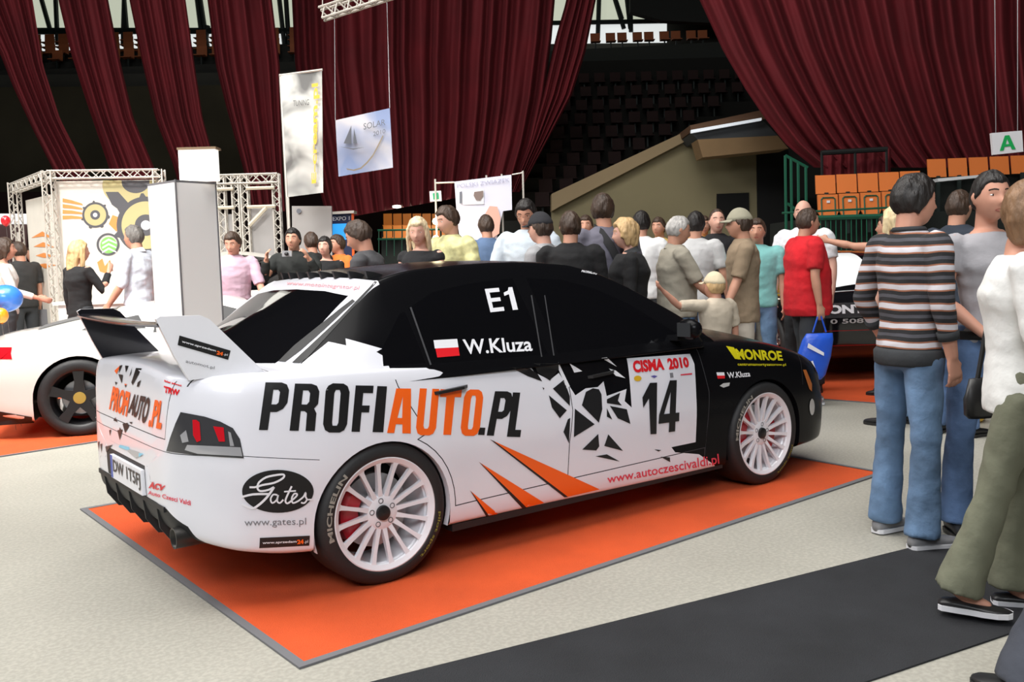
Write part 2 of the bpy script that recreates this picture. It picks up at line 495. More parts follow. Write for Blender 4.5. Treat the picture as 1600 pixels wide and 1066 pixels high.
# greenhouse -------------------------------------------------------
bm = to_bm(gv, gf)
QW = [(.055, .955), (.075, 1.03), (.215, 1.175), (.243, 1.18), (.270, .95)]
RW = [(.300, .945), (.268, 1.195), (.42, 1.262), (.65, 1.297), (.925, 1.312), (.98, .93)]
FW = [(1.045, .93), (1.015, 1.31), (1.25, 1.295), (1.46, 1.238), (1.66, 1.15), (1.95, .965), (1.97, .935)]
WINS = [QW, RW, FW]
for W_ in WINS: cut(bm, W_, 1, lambda c: abs(c.y) > .56 and -.2 < c.x < 2.1)
RG = [(-.60, .99), (-.575, 1.13), (-.53, 1.262), (-.3, 1.283), (0, 1.29), (.3, 1.283), (.53, 1.262), (.575, 1.13), (.60, .99)]
cut(bm, RG, 0, lambda c: c.x < .2)
WS = [(-.67, .98), (-.60, 1.20), (-.545, 1.335), (-.3, 1.358), (0, 1.365), (.3, 1.358), (.545, 1.335), (.60, 1.20), (.67, .98)]
cut(bm, WS, 0, lambda c: c.x > 1.35)
cut(bm, JAG, 1, lambda c: abs(c.y) > .55 and c.x < .5, closed=False)
cut(bm, [(.165, -1), (.165, 1)], 2, lambda c: c.z > 1.2, closed=False)
jx = [p[0] for p in JAG]
def jag_white(x, z):
    if x > JAG[-1][0]: return False
    return not in_poly(x, z, [(-.8, 2.0), (-.8, JAG[0][1])]+JAG+[(JAG[-1][0]+.01, 2.0)])
roofedge = lambda x: np.interp(x, [g[0] for g in GH], [g[2] for g in GH])
buck = {}
for f in bm.faces:
    c = f.calc_center_median(); x, y, z = c; n = f.normal
    zr = roofedge(x); sidef = z < zr-.010 and abs(y) > .56
    k, m = 'roof', 1
    if sidef:
        if jag_white(x, z): m = 0
        for wp in WINS:
            if in_poly(x, z, wp): k, m = ('side_window', 1) if False else ('win%d%s' % (WINS.index(wp), 'R' if y < 0 else 'L'), 1)
    else:
        if x < .165: m = 0
        if x < .12 and in_poly(y, z, RG): k, m = 'rear_window', 1
        elif x > 1.4 and in_poly(y, z, WS): k, m = 'windscreen', 1
    buck.setdefault(k, []).append((f, m))
bm.verts.index_update()
gnames = {'roof': 'cabin_roof'}
for i in range(3):
    for s in 'RL': gnames['win%d%s' % (i, s)] = 'side_window'
gp = split_build(bm, {k: v for k, v in buck.items()}, PM, gnames, evo)
for k, o in gp.items():
    if k != 'roof': o.data.materials[1] = TINT

# arch lips, liners, sills ------------------------------------------
for k, (xc, nm) in enumerate(((0, 0), (2.625, 1))):
    r = AR if k == 0 else AR+.012
    for s in (-1, 1):
        m_ = MB(); n = 30; rows = []
        a_lo = math.degrees(math.asin((.20-.30)/r))
        for i in range(n+1):
            a = math.radians(a_lo+(180-2*a_lo)*i/n); x = xc+r*math.cos(a); z = .30+r*math.sin(a)
            h = BODY_BVH.ray_cast(Vector((x, s*2, max(z, .225)+.004)), Vector((0, -s, 0)))
            y = h[0].y if h[0] is not None else s*.87
            rows.append((x, y, z))
        v = []
        for x, y, z in rows:
            rr = (r-.012)/r
            v += [(x, y, z), (x, y-s*.006, z-.001), (x, y-s*.035, z), (x, s*.58, z)]
        f1 = []; ms = []
        for i in range(n):
            for j in range(3):
                f1.append((i*4+j, i*4+j+1, (i+1)*4+j+1, (i+1)*4+j)); ms.append(0 if j < 2 else 1)
        nn = len(v); v.append((xc, s*.585, .30))
        for i in range(n): f1.append((i*4+3, (i+1)*4+3, nn)); ms.append(1)
        mesh_obj('wheel_arch_liner', v, f1, [WHITE if k == 0 else BLACKP, PLAST], evo, True, ms).data.set_sharp_from_angle(angle=.6)
m_ = MB()
for s in (-1, 1):
    m_.box((.36, s*.70 if s > 0 else -.850, .158), (2.26, .850 if s > 0 else s*.70, .19))
m_.box((-.30, -.55, .17), (3.2, .55, .24))
m_.build('sill_extension', PLAST, evo)
# diffuser fins and exhaust
m_ = MB()
for y in (-.42, -.22, 0, .22, .42):
    m_.prism([(-.838, y-.006, .41), (-.828, y-.006, .32), (-.78, y-.006, .25), (-.60, y-.006, .22), (-.60, y-.006, .40)], (0, .012, 0))
m_.box((-.838, -.52, .408), (-.82, .52, .430))
m_.build('diffuser_fins', PLAST, evo)
m_ = MB(); m_.lathe([(.043, -.83), (.043, -.50), (.001, -.50)], 24, 'x', (0, -.60, .315)); m_.lathe([(.043, -.83), (.037, -.83), (.037, -.62)], 24, 'x', (0, -.60, .315))
m_.build('exhaust_pipe', mat('sooty_steel', (.06, .058, .055), .4, metal=.8), evo, True)
m_ = MB(); m_.box((-.854, -.282, .438), (-.835, .215, .548)); m_.box((-.8548, .180, .440), (-.8538, .213, .546), 1)
pl = m_.build('number_plate', [VWHITE, mat('plate_blue', (.02, .08, .45), .4)], evo)
def plain_text(s, name, c, m, parent, bold=0.0, off=None, shear=0.0):
    """text laid flat on a quad given by four 3D corners (bl, br, tr, tl)"""
    v, f = text_2d(s, bold, shear)
    p = [bilin(c, a, b) for a, b in v]
    return mesh_obj(name, p, f, m, parent, False)
plain_text('DW 1T5FJ', 'plate_characters', [(-.8565,   .165, .456), (-.8565, -.270, .456), (-.8565, -.270, .532), (-.8565, .165, .532)], VBLACK, pl, .02)

# decals ------------------------------------------------------------
def decal_px(name, loops, m, parent=None, off=.0022, step=9, bvh=CAR_BVH, v=None, f=None):
    """outline traced on the photograph, laid on the surface itself"""
    if v is None: v, f = poly_curve_mesh(loops)
    v, f = grid_split(v, f, step)
    out = []; ok = []
    for a, b in v:
        h, n = hit(a, b, bvh)
        if h is None:
            out.append(onp(a, b, 1, -.87)); ok.append(False); continue
        dn = -V(ray(a, b)).normalized()
        if n.dot(dn) < 0: n = -n
        out.append(h+n*off); ok.append(True)
    f = [q for q in f if all(ok[i] for i in q)]
    return mesh_obj(name, out, f, m, parent if parent is not None else evo, True)
def text_px(s, name, c, m, parent=None, bold=0.0, shear=0.0, off=.003, step=9, bvh=CAR_BVH, space=1.0):
    v, f = text_2d(s, bold, shear, space)
    v = [tuple(bilin(c, a, b)) for a, b in v]
    return decal_px(name, None, m, parent, off, step, bvh, v, f)
Z6 = lambda L: [(640+x/3.2, 560+y/3.2) for x, y in L]
GLY = {
 'P': [[(0, 0), (.36, 0), (.36, .38), (.62, .38), (.86, .45), (1, .58), (1, .84), (.88, .96), (.66, 1), (0, 1)], [(.36, .54), (.36, .85), (.56, .85), (.64, .80), (.64, .58), (.56, .54)]],
 'R': [[(0, 0), (.35, 0), (.35, .42), (.50, .42), (.60, .38), (.62, 0), (.98, 0), (.97, .38), (.86, .48), (1, .58), (1, .84), (.88, .96), (.66, 1), (0, 1)], [(.35, .56), (.35, .86), (.56, .86), (.64, .80), (.64, .62), (.56, .56)]],
 'O': [[(.28, 0), (.72, 0), (.9, .05), (1, .17), (1, .83), (.9, .95), (.72, 1), (.28, 1), (.1, .95), (0, .83), (0, .17), (.1, .05)], [(.40, .14), (.37, .2), (.37, .8), (.42, .87), (.58, .87), (.63, .8), (.63, .2), (.58, .14)]],
 'F': [[(0, 0), (.46, 0), (.46, .42), (.88, .42), (.88, .57), (.46, .57), (.46, .84), (1, .84), (1, 1), (0, 1)]],
 'I': [[(0, 0), (1, 0), (1, 1), (0, 1)]],
 'A': [[(0, 0), (.30, 0), (.36, .2), (.64, .2), (.64, 0), (1, 0), (.98, 1), (.34, 1)], [(.42, .34), (.62, .34), (.63, .82)]],
 'U': [[(0, 1), (.36, 1), (.36, .2), (.42, .14), (.58, .14), (.64, .2), (.64, 1), (1, 1), (1, .16), (.88, .04), (.7, 0), (.28, 0), (.1, .04), (0, .16)]],
 'T': [[(.30, 0), (.70, 0), (.70, .83), (1, .83), (1, 1), (0, 1), (0, .83), (.30, .83)]],
 'L': [[(0, 0), (1, 0), (1, .16), (.56, .16), (.56, 1), (0, 1)]],
 '.': [[(0, 0), (1, 0), (1, 1), (0, 1)]],
 '1': [[(.45, 0), (1, 0), (1, 1), (.55, 1), (0, .72), (0, .52), (.45, .70)]],
 '4': [[(.52, 0), (.82, 0), (.82, .19), (1, .19), (1, .36), (.82, .36), (.82, 1), (.44, 1), (0, .36), (0, .19), (.52, .19)], [(.24, .36), (.52, .36), (.52, .78)]]}
def glyph(ch, c, m, name, **kw):
    loops = [[tuple(bilin(c, a, b)) for a, b in L] for L in GLY[ch]]
    return decal_px(name, loops, m, **kw)
def join(objs, name):
    """several stickers of one lettering as one mesh"""
    vs = []; fs = []; ms = []; mats = []
    par = objs[0].parent
    for o in objs:
        n = len(vs); vs += [tuple(v.co) for v in o.data.vertices]
        mi = []
        for q in o.data.materials:
            if q not in mats: mats.append(q)
            mi.append(mats.index(q))
        for p in o.data.polygons: fs.append(tuple(i+n for i in p.vertices)); ms.append(mi[p.material_index])
        me = o.data; bpy.data.objects.remove(o); bpy.data.meshes.remove(me)
    return mesh_obj(name, vs, fs, mats, par, True, ms)
LET = [('P', [(404.4, 672), (442.9, 672.3), (453.2, 598.3), (414.7, 597.8)], 0), ('R', [(452.2, 673), (492.5, 673.8), (500, 600.3), (460.7, 599.7)], 0),
       ('O', [(503.5, 676), (541, 676), (547, 600), (509.4, 599)], 0), ('F', [(548.8, 674.7), (577, 675), (583.5, 603), (555.4, 602.5)], 0),
       ('I', [(581.7, 675.3), (598.5, 675.6), (604.4, 604), (589.2, 603.4)], 0),
       ('A', [(604.4, 676.6), (641.5, 677.5), (642.6, 607.4), (606.5, 607.0)], 1), ('U', [(648.5, 680), (680, 680.5), (686, 608), (655.6, 607)], 1),
       ('T', [(683, 679.3), (713.5, 679.8), (721.5, 608.8), (688, 608.3)], 1), ('O', [(718, 681), (748, 681.5), (756, 609.2), (726, 608.6)], 1),
       ('.', [(746.5, 679.5), (756.5, 680), (758, 668.5), (748.5, 668.2)], 0), ('P', [(760, 680.5), (791, 681.5), (802.5, 612), (773, 611.5)], 0),
       ('L', [(791.6, 682.5), (812.5, 683), (821.5, 614), (801, 613.3)], 0)]
join([glyph(ch, c, ORANGE if k else VBLACK, 'g') for ch, c, k in LET], 'side_lettering')
SH = [[(500, 45), (600, 52), (640, 80), (662, 116), (590, 90)], [(715, 152), (770, 108), (800, 190), (800, 238)], [(695, 185), (785, 260), (750, 300), (710, 245)],
      [(790, 305), (802, 298), (796, 425), (768, 368)], [(825, 252), (924, 330), (820, 394)], [(880, 168), (915, 150), (945, 155), (958, 180), (962, 255), (945, 322), (860, 235)],
      [(985, 205), (1052, 172), (1040, 212), (1060, 236), (985, 224)], [(1000, 238), (1085, 255), (1103, 328), (1040, 300)], [(985, 250), (1012, 306), (985, 292)],
      [(862, 456), (942, 378), (947, 440), (932, 461)], [(992, 380), (1066, 463), (972, 438)], [(928, 490), (985, 480), (1050, 516), (1000, 505)],
      [(1222, 455), (1257, 459), (1243, 466)], [(1252, 492), (1300, 495), (1302, 519)], [(663, 145), (673, 150), (668, 158)], [(620, 26), (740, 28), (740, 60), (700, 112), (638, 70)]]
join([decal_px('s', [Z6(L)], VBLACK) for L in SH], 'shard_graphic')
SW = [[(800, 25), (862, 65), (822, 72)], [(958, 0), (985, -4), (1034, 42)], [(996, 52), (1030, 62), (1078, 100), (1030, 88)], [(742, 20), (752, 40), (800, 140), (784, 150), (745, 60)]]
join([decal_px('s', [Z6(L)], VWHITE) for L in SW], 'white_shard_graphic')
SPK = [([(400, 405), (950, 655), (790, 692)], [(400, 405), (420, 414), (790, 692), (772, 694)]), ([(345, 518), (672, 722), (582, 744)], [(345, 518), (358, 528), (582, 744), (562, 749)]),
       ([(300, 660), (442, 778), (396, 787)], [(300, 660), (308, 668), (396, 787), (382, 790)])]
join([decal_px('s', [Z6(a)], ORANGE, off=.002) for a, b in SPK]+[decal_px('s', [Z6(b)], VBLACK, off=.0035) for a, b in SPK], 'spike_stripes')
# race number panel
join([glyph('1', [(1008, 679), (1025, 678), (1026, 598), (1001, 599)], VBLACK, 'g', off=.004), glyph('4', [(1027, 678), (1060, 673), (1062, 594), (1033, 595)], VBLACK, 'g', off=.004),
      text_px('CISMA', 's', [(990, 583), (1038, 578), (1036, 560), (987, 564)], RED, bold=.05), text_px('2010', 's', [(1045, 578), (1077, 574), (1074, 558), (1041, 560)], RED, bold=.05),
      decal_px('s', [[(996+6*math.cos(t), 591.5+4.5*math.sin(t)) for t in np.linspace(0, 6, 12)]], mat('amber_vinyl', (.7, .42, .02), .4)),
      decal_px('s', [[(1016, 588), (1022, 586.5), (1027, 588), (1022, 591)]], mat('violet_vinyl', (.12, .1, .35), .4)),
      decal_px('s', [[(1046, 583), (1051, 582.5), (1052, 590), (1047, 590.5)]], GREYV), decal_px('s', [[(1063, 585), (1081, 583), (1081, 585.5), (1063, 587)]], PINKRED),
      ], 'race_number')
join([text_px('www.autoczescivaldi.pl', 'a', [(949, 759), (1124, 729), (1122, 709), (948, 743)], PINKRED, bold=.012)], 'sill_lettering')
# oval sponsor sticker with script
Q4 = lambda x, y: (370+x/7.614, 730+y/7.614)
def stroke(pts, w, m, q=Q4, off=.0045):
    o = []
    pts = [tuple(p) for p in crom(pts, 3)]
    L = []; R = []
    for i, p in enumerate(pts):
        a = pts[max(i-1, 0)]; b = pts[min(i+1, len(pts)-1)]; dx, dy = b[0]-a[0], b[1]-a[1]; n = math.hypot(dx, dy) or 1
        L.append(q(p[0]-dy/n*w/2, p[1]+dx/n*w/2)); R.append(q(p[0]+dy/n*w/2, p[1]-dx/n*w/2))
    v = L+R; n = len(L); f = [(i, i+1, n+i+1, n+i) for i in range(n-1)]
    return decal_px('s', None, m, off=off, v=v, f=f, step=30)
oval = [decal_px('s', [[Q4(488+425*math.cos(t), 288+255*math.sin(t)) for t in np.linspace(0, 2*PI, 49)[:-1]]], VBLACK)]
for pts, w in (([(150, 237), (235, 232), (262, 180), (345, 120), (470, 92), (555, 88), (545, 130), (440, 185), (300, 212), (245, 240), (275, 282), (370, 270), (440, 235)], 24),
               ([(55, 355), (190, 322), (380, 318)], 26), ([(440, 235), (385, 320), (320, 395), (250, 455), (180, 488), (60, 440)], 28),
               ([(480, 330), (430, 325), (400, 380), (420, 425), (470, 390), (490, 330), (478, 400), (510, 425), (550, 385)], 20),
               ([(650, 225), (600, 330), (575, 400), (600, 430), (650, 395)], 22), ([(560, 290), (700, 280)], 18),
               ([(650, 395), (700, 350), (715, 320), (680, 315), (650, 370), (665, 425), (730, 400)], 20),
               ([(730, 400), (790, 350), (815, 300), (815, 350), (830, 385), (800, 425), (760, 420)], 20), ([(820, 385), (905, 385)], 18)):
    oval.append(stroke(pts, w, VWHITE))
join(oval, 'oval_sticker')
text_px('www.gates.pl', 'web_address', [(382, 825), (478, 823), (478, 809), (382, 811)], GREYV, off=.003)
join([decal_px('s', [[(405, 856.5), (483, 852.5), (484, 837), (406, 840.5)]], VBLACK), text_px('www.sprzedam', 'a', [(410, 851), (463, 848.5), (463, 844), (410, 846)], VWHITE, bold=.02, off=.004),
      text_px('24', 'a', [(464, 850), (474, 849.5), (474, 842.5), (464, 843)], ORANGE, bold=.05, off=.004), text_px('.pl', 'a', [(475, 849.5), (481, 849.2), (481, 843.5), (475, 843.7)], VWHITE, off=.004)], 'small_black_sticker')
# names and flags
join([decal_px('s', [[(679, 545), (716, 543), (714, 530), (677, 532)]], VWHITE), decal_px('s', [[(683, 559), (718, 556), (716, 543), (680, 545)]], RED)], 'window_flag')
text_px('W.Kluza', 'window_name', [(726, 554.5), (832, 549), (829, 527), (722, 531)], VWHITE, bold=.018)
GLY['E'] = [[(0, 0), (1, 0), (1, .17), (.26, .17), (.26, .43), (.9, .43), (.9, .59), (.26, .59), (.26, .83), (.96, .83), (.96, 1), (0, 1)]]
GLY['i'] = [[(.52, 0), (.95, 0), (.95, 1), (.62, 1), (.50, .86), (.1, .78), (.1, .64), (.52, .70)]]
join([glyph('E', [(766, 488.5), (788, 486), (780, 450), (757, 452)], VWHITE, 'g'), glyph('i', [(791, 486), (810, 484), (801, 449), (783, 450)], VWHITE, 'g')], 'class_mark')
join([decal_px('s', [[(1120, 587), (1132, 587), (1131, 582), (1119, 582)]], VWHITE), decal_px('s', [[(1121, 592), (1132, 591.5), (1132, 587), (1120, 587)]], RED),
      text_px('W.Kluza', 'a', [(1137, 591.5), (1172, 588.5), (1171, 580), (1135, 582)], VWHITE, bold=.02), decal_px('s', [[(1124, 603), (1130, 599), (1140, 598), (1139, 603), (1130, 606)]], mat('sticker_grey', (.5, .5, .5), .5))], 'wing_name')
join([text_px('MONROE', 'a', [(1152, 562), (1223, 564), (1220, 549), (1148, 545)], YELLOW, bold=.04), decal_px('s', [[(1134, 541), (1146, 543), (1158, 562), (1148, 561)]], YELLOW),
      text_px('centrumamortyzatorow.pl', 'a', [(1153, 573), (1228, 573), (1227, 568), (1151, 567)], YELLOW, bold=.02)], 'shock_absorber_sticker')
text_px('PROFIAUTO', 'roof_lettering', [(908, 425.5), (932, 430), (933, 426.5), (909, 422.5)], VWHITE, bold=.03, step=4)
text_px('www.motointegrator.pl', 'rear_window_lettering', [(446, 447), (560, 455), (563, 447), (450, 440)], mat('faded_red_vinyl', (.8, .35, .38), .5), bold=.01)
# pillar lines on the white rear pillar
join([decal_px('s', [[(551, 468), (555, 471), (540, 484), (505, 517), (470, 548), (446, 566), (435, 565), (460, 540), (500, 508), (530, 484)]], PLAST),
      decal_px('s', [[(586, 440), (589, 441), (540, 494), (480, 560), (468, 568), (456, 567), (500, 526), (530, 498)]], PLAST),], 'pillar_trim')
# rear window reflections need nothing; quarter bars
BARG = mat('bar_grey', (.06, .06, .065), .4)
join([decal_px('s', [[(640, 481), (642.5, 480), (674, 570), (671.5, 571)]], BARG), decal_px('s', [[(829, 462), (831, 461.5), (847, 558), (845, 558)]], BARG), decal_px('s', [[(850, 462), (851.5, 461.5), (866, 556), (864, 556)]], BARG)], 'window_bar')
# tail lamp (right, and its mirror image)
TL = [(283, 644), (320, 651), (345, 659), (364, 669), (375, 686), (381, 716), (345, 714), (305, 711), (261, 705), (267, 684), (275, 662)]
lampR = join([decal_px('s', [TL], LAMPDARK, off=.004, step=7), decal_px('s', [[(302, 656), (308, 656), (313, 660), (315, 688), (309, 691), (303, 680)]], LAMPRED, off=.007),
      decal_px('s', [[(334, 666), (350, 668), (352, 690), (343, 690)]], LAMPRED, off=.007), decal_px('s', [[(294, 695), (376, 699), (379, 713), (310, 709), (290, 703)]], LAMPCLR, off=.007),
      decal_px('s', [[(357, 674), (361, 676), (366, 697), (360, 697)]], LAMPCLR, off=.007), decal_px('s', [[(283, 680), (292, 672), (296, 690), (286, 692)]], LAMPCLR, off=.006)], 'tail_lamp')
ml = lampR.copy(); ml.data = lampR.data.copy(); COL.objects.link(ml)
for v_ in ml.data.vertices: v_.co.y *= -1
# boot lid and bumper graphics
Zb = lambda L: [(150+x/7.6125, 540+y/7.6125) for x, y in L]
join([text_px('PROFI', 'a', Zb([(160, 760), (370, 850), (415, 555), (210, 480)]), ORANGE, bold=.05), text_px('AUTO', 'a', Zb([(385, 800), (595, 945), (665, 620), (440, 570)]), VBLACK, bold=.04),
      text_px('.PL', 'a', Zb([(625, 965), (780, 1000), (822, 665), (680, 640)]), ORANGE, bold=.04), text_px('TRW', 'a', Zb([(815, 560), (990, 600), (1003, 530), (815, 480)]), RED, bold=.05),
      text_px('lider jakosci', 'a', Zb([(820, 440), (1020, 495), (1022, 470), (820, 410)]), RED, bold=.05)], 'boot_lettering')
join([decal_px('s', [Zb(L)], VBLACK) for L in ([(285, 240), (320, 235), (275, 330)], [(270, 340), (325, 350), (310, 450)], [(350, 240), (395, 245), (360, 320)], [(400, 370), (440, 250), (420, 340)],
      [(480, 270), (550, 275), (440, 470), (425, 440)], [(500, 440), (540, 410), (515, 490), (490, 490)], [(345, 470), (370, 470), (355, 500)], [(210, 890), (235, 855), (262, 912)],
      [(320, 930), (380, 920), (400, 960), (350, 1040)], [(400, 910), (440, 910), (425, 935)], [(285, 970), (310, 1010), (300, 1060), (280, 1040)], [(230, 430), (260, 440), (240, 470)])]+
     [decal_px('s', [Zb(L)], ORANGE) for L in ([(225, 300), (290, 240), (250, 340)], [(340, 455), (375, 460), (355, 475)])], 'boot_shard_graphic')
Zc = lambda L: [(145+x/8.2, 670+y/8.2) for x, y in L]
join([decal_px('s', [Zc([(350, 205), (460, 235), (480, 265), (440, 275), (335, 235)])], BLUEV), decal_px('s', [Zc([(480, 265), (600, 300), (640, 330), (560, 380), (450, 290)])], mat('pale_grey_vinyl', (.5, .5, .5), .5)),
      decal_px('s', [Zc([(600, 310), (660, 320), (600, 365)])], BLUEV, off=.004), text_px('ACV', 'a', Zc([(722, 760), (910, 800), (940, 730), (740, 670)]), RED, bold=.05),
      text_px('Auto Czesci Valdi', 'a', Zc([(715, 840), (1260, 985), (1262, 920), (718, 790)]), PINKRED, bold=.02),
      text_px('TRICOLOR', 'a', Zc([(330, 390), (425, 440), (425, 415), (330, 365)]), GREYV, bold=.02)]+
     [decal_px('s', [Zc(L)], VBLACK) for L in ([(165, 230), (260, 205), (220, 250), (180, 305)], [(320, 20), (390, 10), (350, 145)], [(70, 170), (90, 160), (80, 290)], [(100, 200), (125, 190), (115, 310)], [(215, 20), (240, 10), (225, 90)])], 'bumper_graphic')

# rear wing -----------------------------------------------------------
def wing_plate(s):
    o = [(-.862, .655, 1.212), (-.845, .655, 1.222), (-.69, .668, 1.218), (-.655, .672, 1.200), (-.455, .715, .972), (-.752, .672, .962), (-.80, .66, 1.06)]
    a = [(x, s*y, z) for x, y, z in o]; b = [(x, s*(y-.022), z) for x, y, z in o]
    m_ = MB(); n = len(a)
    m_.add(a+b, [tuple(range(n)), tuple(range(n, 2*n))[::-1]]+[(i, (i+1) % n, n+(i+1) % n, n+i) for i in range(n)])
    m_.m = [0, 1]+[0]*n
    return m_
wing = bpy.data.objects.new('rear_wing', None)
wp = MB()
prof = [(-.862, 1.192), (-.84, 1.200), (-.77, 1.196), (-.69, 1.180), (-.655, 1.166), (-.66, 1.160), (-.70, 1.164), (-.78, 1.172), (-.85, 1.180)]
yy = np.linspace(-.655, .655, 13); v = []; n = len(prof)
for y in yy: v += [(x, y, z-.012*(1-(y/.655)**2)) for x, z in prof]
wp.add(v, [(i*n+j, i*n+(j+1) % n, (i+1)*n+(j+1) % n, (i+1)*n+j) for i in range(12) for j in range(n)])
blade = wp.build('rear_wing', CARBON, evo, auto=40)
ep = wing_plate(-1).build('end_plate', [VWHITE, CARBON], blade, auto=30)
wing_plate(1).build('end_plate', [VWHITE, CARBON], blade, auto=30)
bpy.data.objects.remove(wing)
EPB = BVHTree.FromPolygons([tuple(v.co) for v in ep.data.vertices], [tuple(p.vertices) for p in ep.data.polygons])
Zw = lambda L: [(260+x/11.84, 510+y/11.84) for x, y in L]
join([decal_px('s', [Zw([(240, 170), (1185, 450), (1140, 620), (205, 345)])], VBLACK, ep, bvh=EPB), text_px('www.sprzedam', 'a', Zw([(275, 310), (905, 480), (915, 435), (290, 255)]), VWHITE, ep, bold=.02, bvh=EPB, off=.004),
      text_px('24', 'a', Zw([(920, 520), (1035, 545), (1050, 480), (935, 450)]), ORANGE, ep, bold=.05, bvh=EPB, off=.004), text_px('.pl', 'a', Zw([(1050, 540), (1125, 560), (1135, 510), (1060, 490)]), VWHITE, ep, bvh=EPB, off=.004),
      text_px('automot.pl', 'a', Zw([(350, 690), (880, 810), (890, 740), (360, 610)]), GREYV, ep, bvh=EPB, off=.003)], 'end_plate_sticker')
# vortex generators
for i in range(8):
    y = -.48+i*.96/7; x0 = .175+.02*(1-(y/.5)**2)*-2
    h = CAR_BVH.ray_cast(Vector((x0+.05, y, 2)), Vector((0, 0, -1)))[0]; z = h.z-.004
    m_ = MB(); m_.prism([(x0, y-.009, z-.008), (x0-.012, y-.009, z+.030), (x0+.03, y-.009, z+.024), (x0+.10, y-.009, z+.004), (x0+.10, y-.009, z-.01)], (0, .018, 0))
    m_.build('roof_fin', PLAST, evo)
# salmon strip laid just above the roof, left of centre
TOPD = []
v, f = grid_split([(.45, .30), (1.32, .30), (1.32, .50), (.38, .50)], [(0, 1, 2, 3)], .05)
pv = []
for a, b in v:
    h = CAR_BVH.ray_cast(Vector((a, b, 2)), Vector((0, 0, -1)))[0]; pv.append((a, b, h.z+.002))
mesh_obj('roof_stripe', pv, f, mat('salmon_tone', (.75, .20, .12), .4), evo)
# door handles, mirrors, lamps, grille
for s in (-1, 1):
    for (px, pz, par) in ((.355, .815, 'rear_door'), (1.30, .795, 'front_door')):
        key = par+('R' if s < 0 else 'L')
        h = BODY_BVH.ray_cast(Vector((px, s*2, pz)), Vector((0, -s, 0)))[0]; y = h.y
        m_ = MB(); m_.prism([(px-.08, y-s*.004, pz-.008), (px-.06, y+s*.022, pz-.006), (px+.08, y+s*.022, pz+.004), (px+.115, y-s*.004, pz+.006)], (0, 0, .014))
        m_.build('handle', PLAST if par == 'front_door' or s > 0 else VBLACK, parts[key], auto=30)
    m_ = MB(); sec = []
    for i, (yy_, sc) in enumerate(((.865, .5), (.885, .8), (.92, .9), (.965, .85), (.995, .6), (1.005, .3))):
        for t in range(12):
            a = 2*PI*t/12; sec.append((1.93+.055*sc*math.cos(a)-.03, s*yy_, 1.0+.065*sc*math.sin(a)))
    m_.add(sec, [(i*12+j, i*12+(j+1) % 12, (i+1)*12+(j+1) % 12, (i+1)*12+j) for i in range(5) for j in range(12)]+[tuple(range(12)), tuple(range(60, 72))[::-1]])
    m_.box((1.86, min(s*.80, s*.88), .935), (1.93, max(s*.80, s*.88), .965))
    mir = m_.build('side_mirror', BLACKP, evo, auto=50)
    m_ = MB(); m_.box((1.846, min(s*.89, s*.985), .962), (1.852, max(s*.89, s*.985), 1.038)); m_.build('mirror_glass', TINT, mir)
    # headlamp and side marker on the nose
    v, f = grid_split([(.44, .60), (.74, .57), (.80, .63), (.78, .70), (.46, .68)], [(0, 1, 2, 3, 4)], .04)
    pv = []; 
    for a, b in v:
        h = BODY_BVH.ray_cast(Vector((5, s*a, b)), Vector((-1, 0, 0)))[0]; pv.append((h.x+.006, s*a, b) if h else (3.3, s*a, b))
    mesh_obj('headlamp', pv, f, LAMPCLR, evo)
    v, f = grid_split([(.15, .30), (.66, .30), (.70, .44), (.15, .50)], [(0, 1, 2, 3)], .05)
    pv = [((BODY_BVH.ray_cast(Vector((5, s*a, b)), Vector((-1, 0, 0)))[0] or Vector((3.5, 0, 0))).x+.003, s*a, b) for a, b in v]
    mesh_obj('intake_grille', pv, f, PLAST, evo)
decal_px('side_marker', [[(1254, 578), (1259, 578), (1268, 600), (1268, 612), (1264, 608)]], mat('amber_lens', (.55, .16, .03), .3, coat=.5), off=.003, step=5)
decal_px('fog_lamp', [[(1268+4*math.cos(t), 636+13*math.sin(t)) for t in np.linspace(0, 6, 12)]], LAMPCLR, off=.004, step=5)

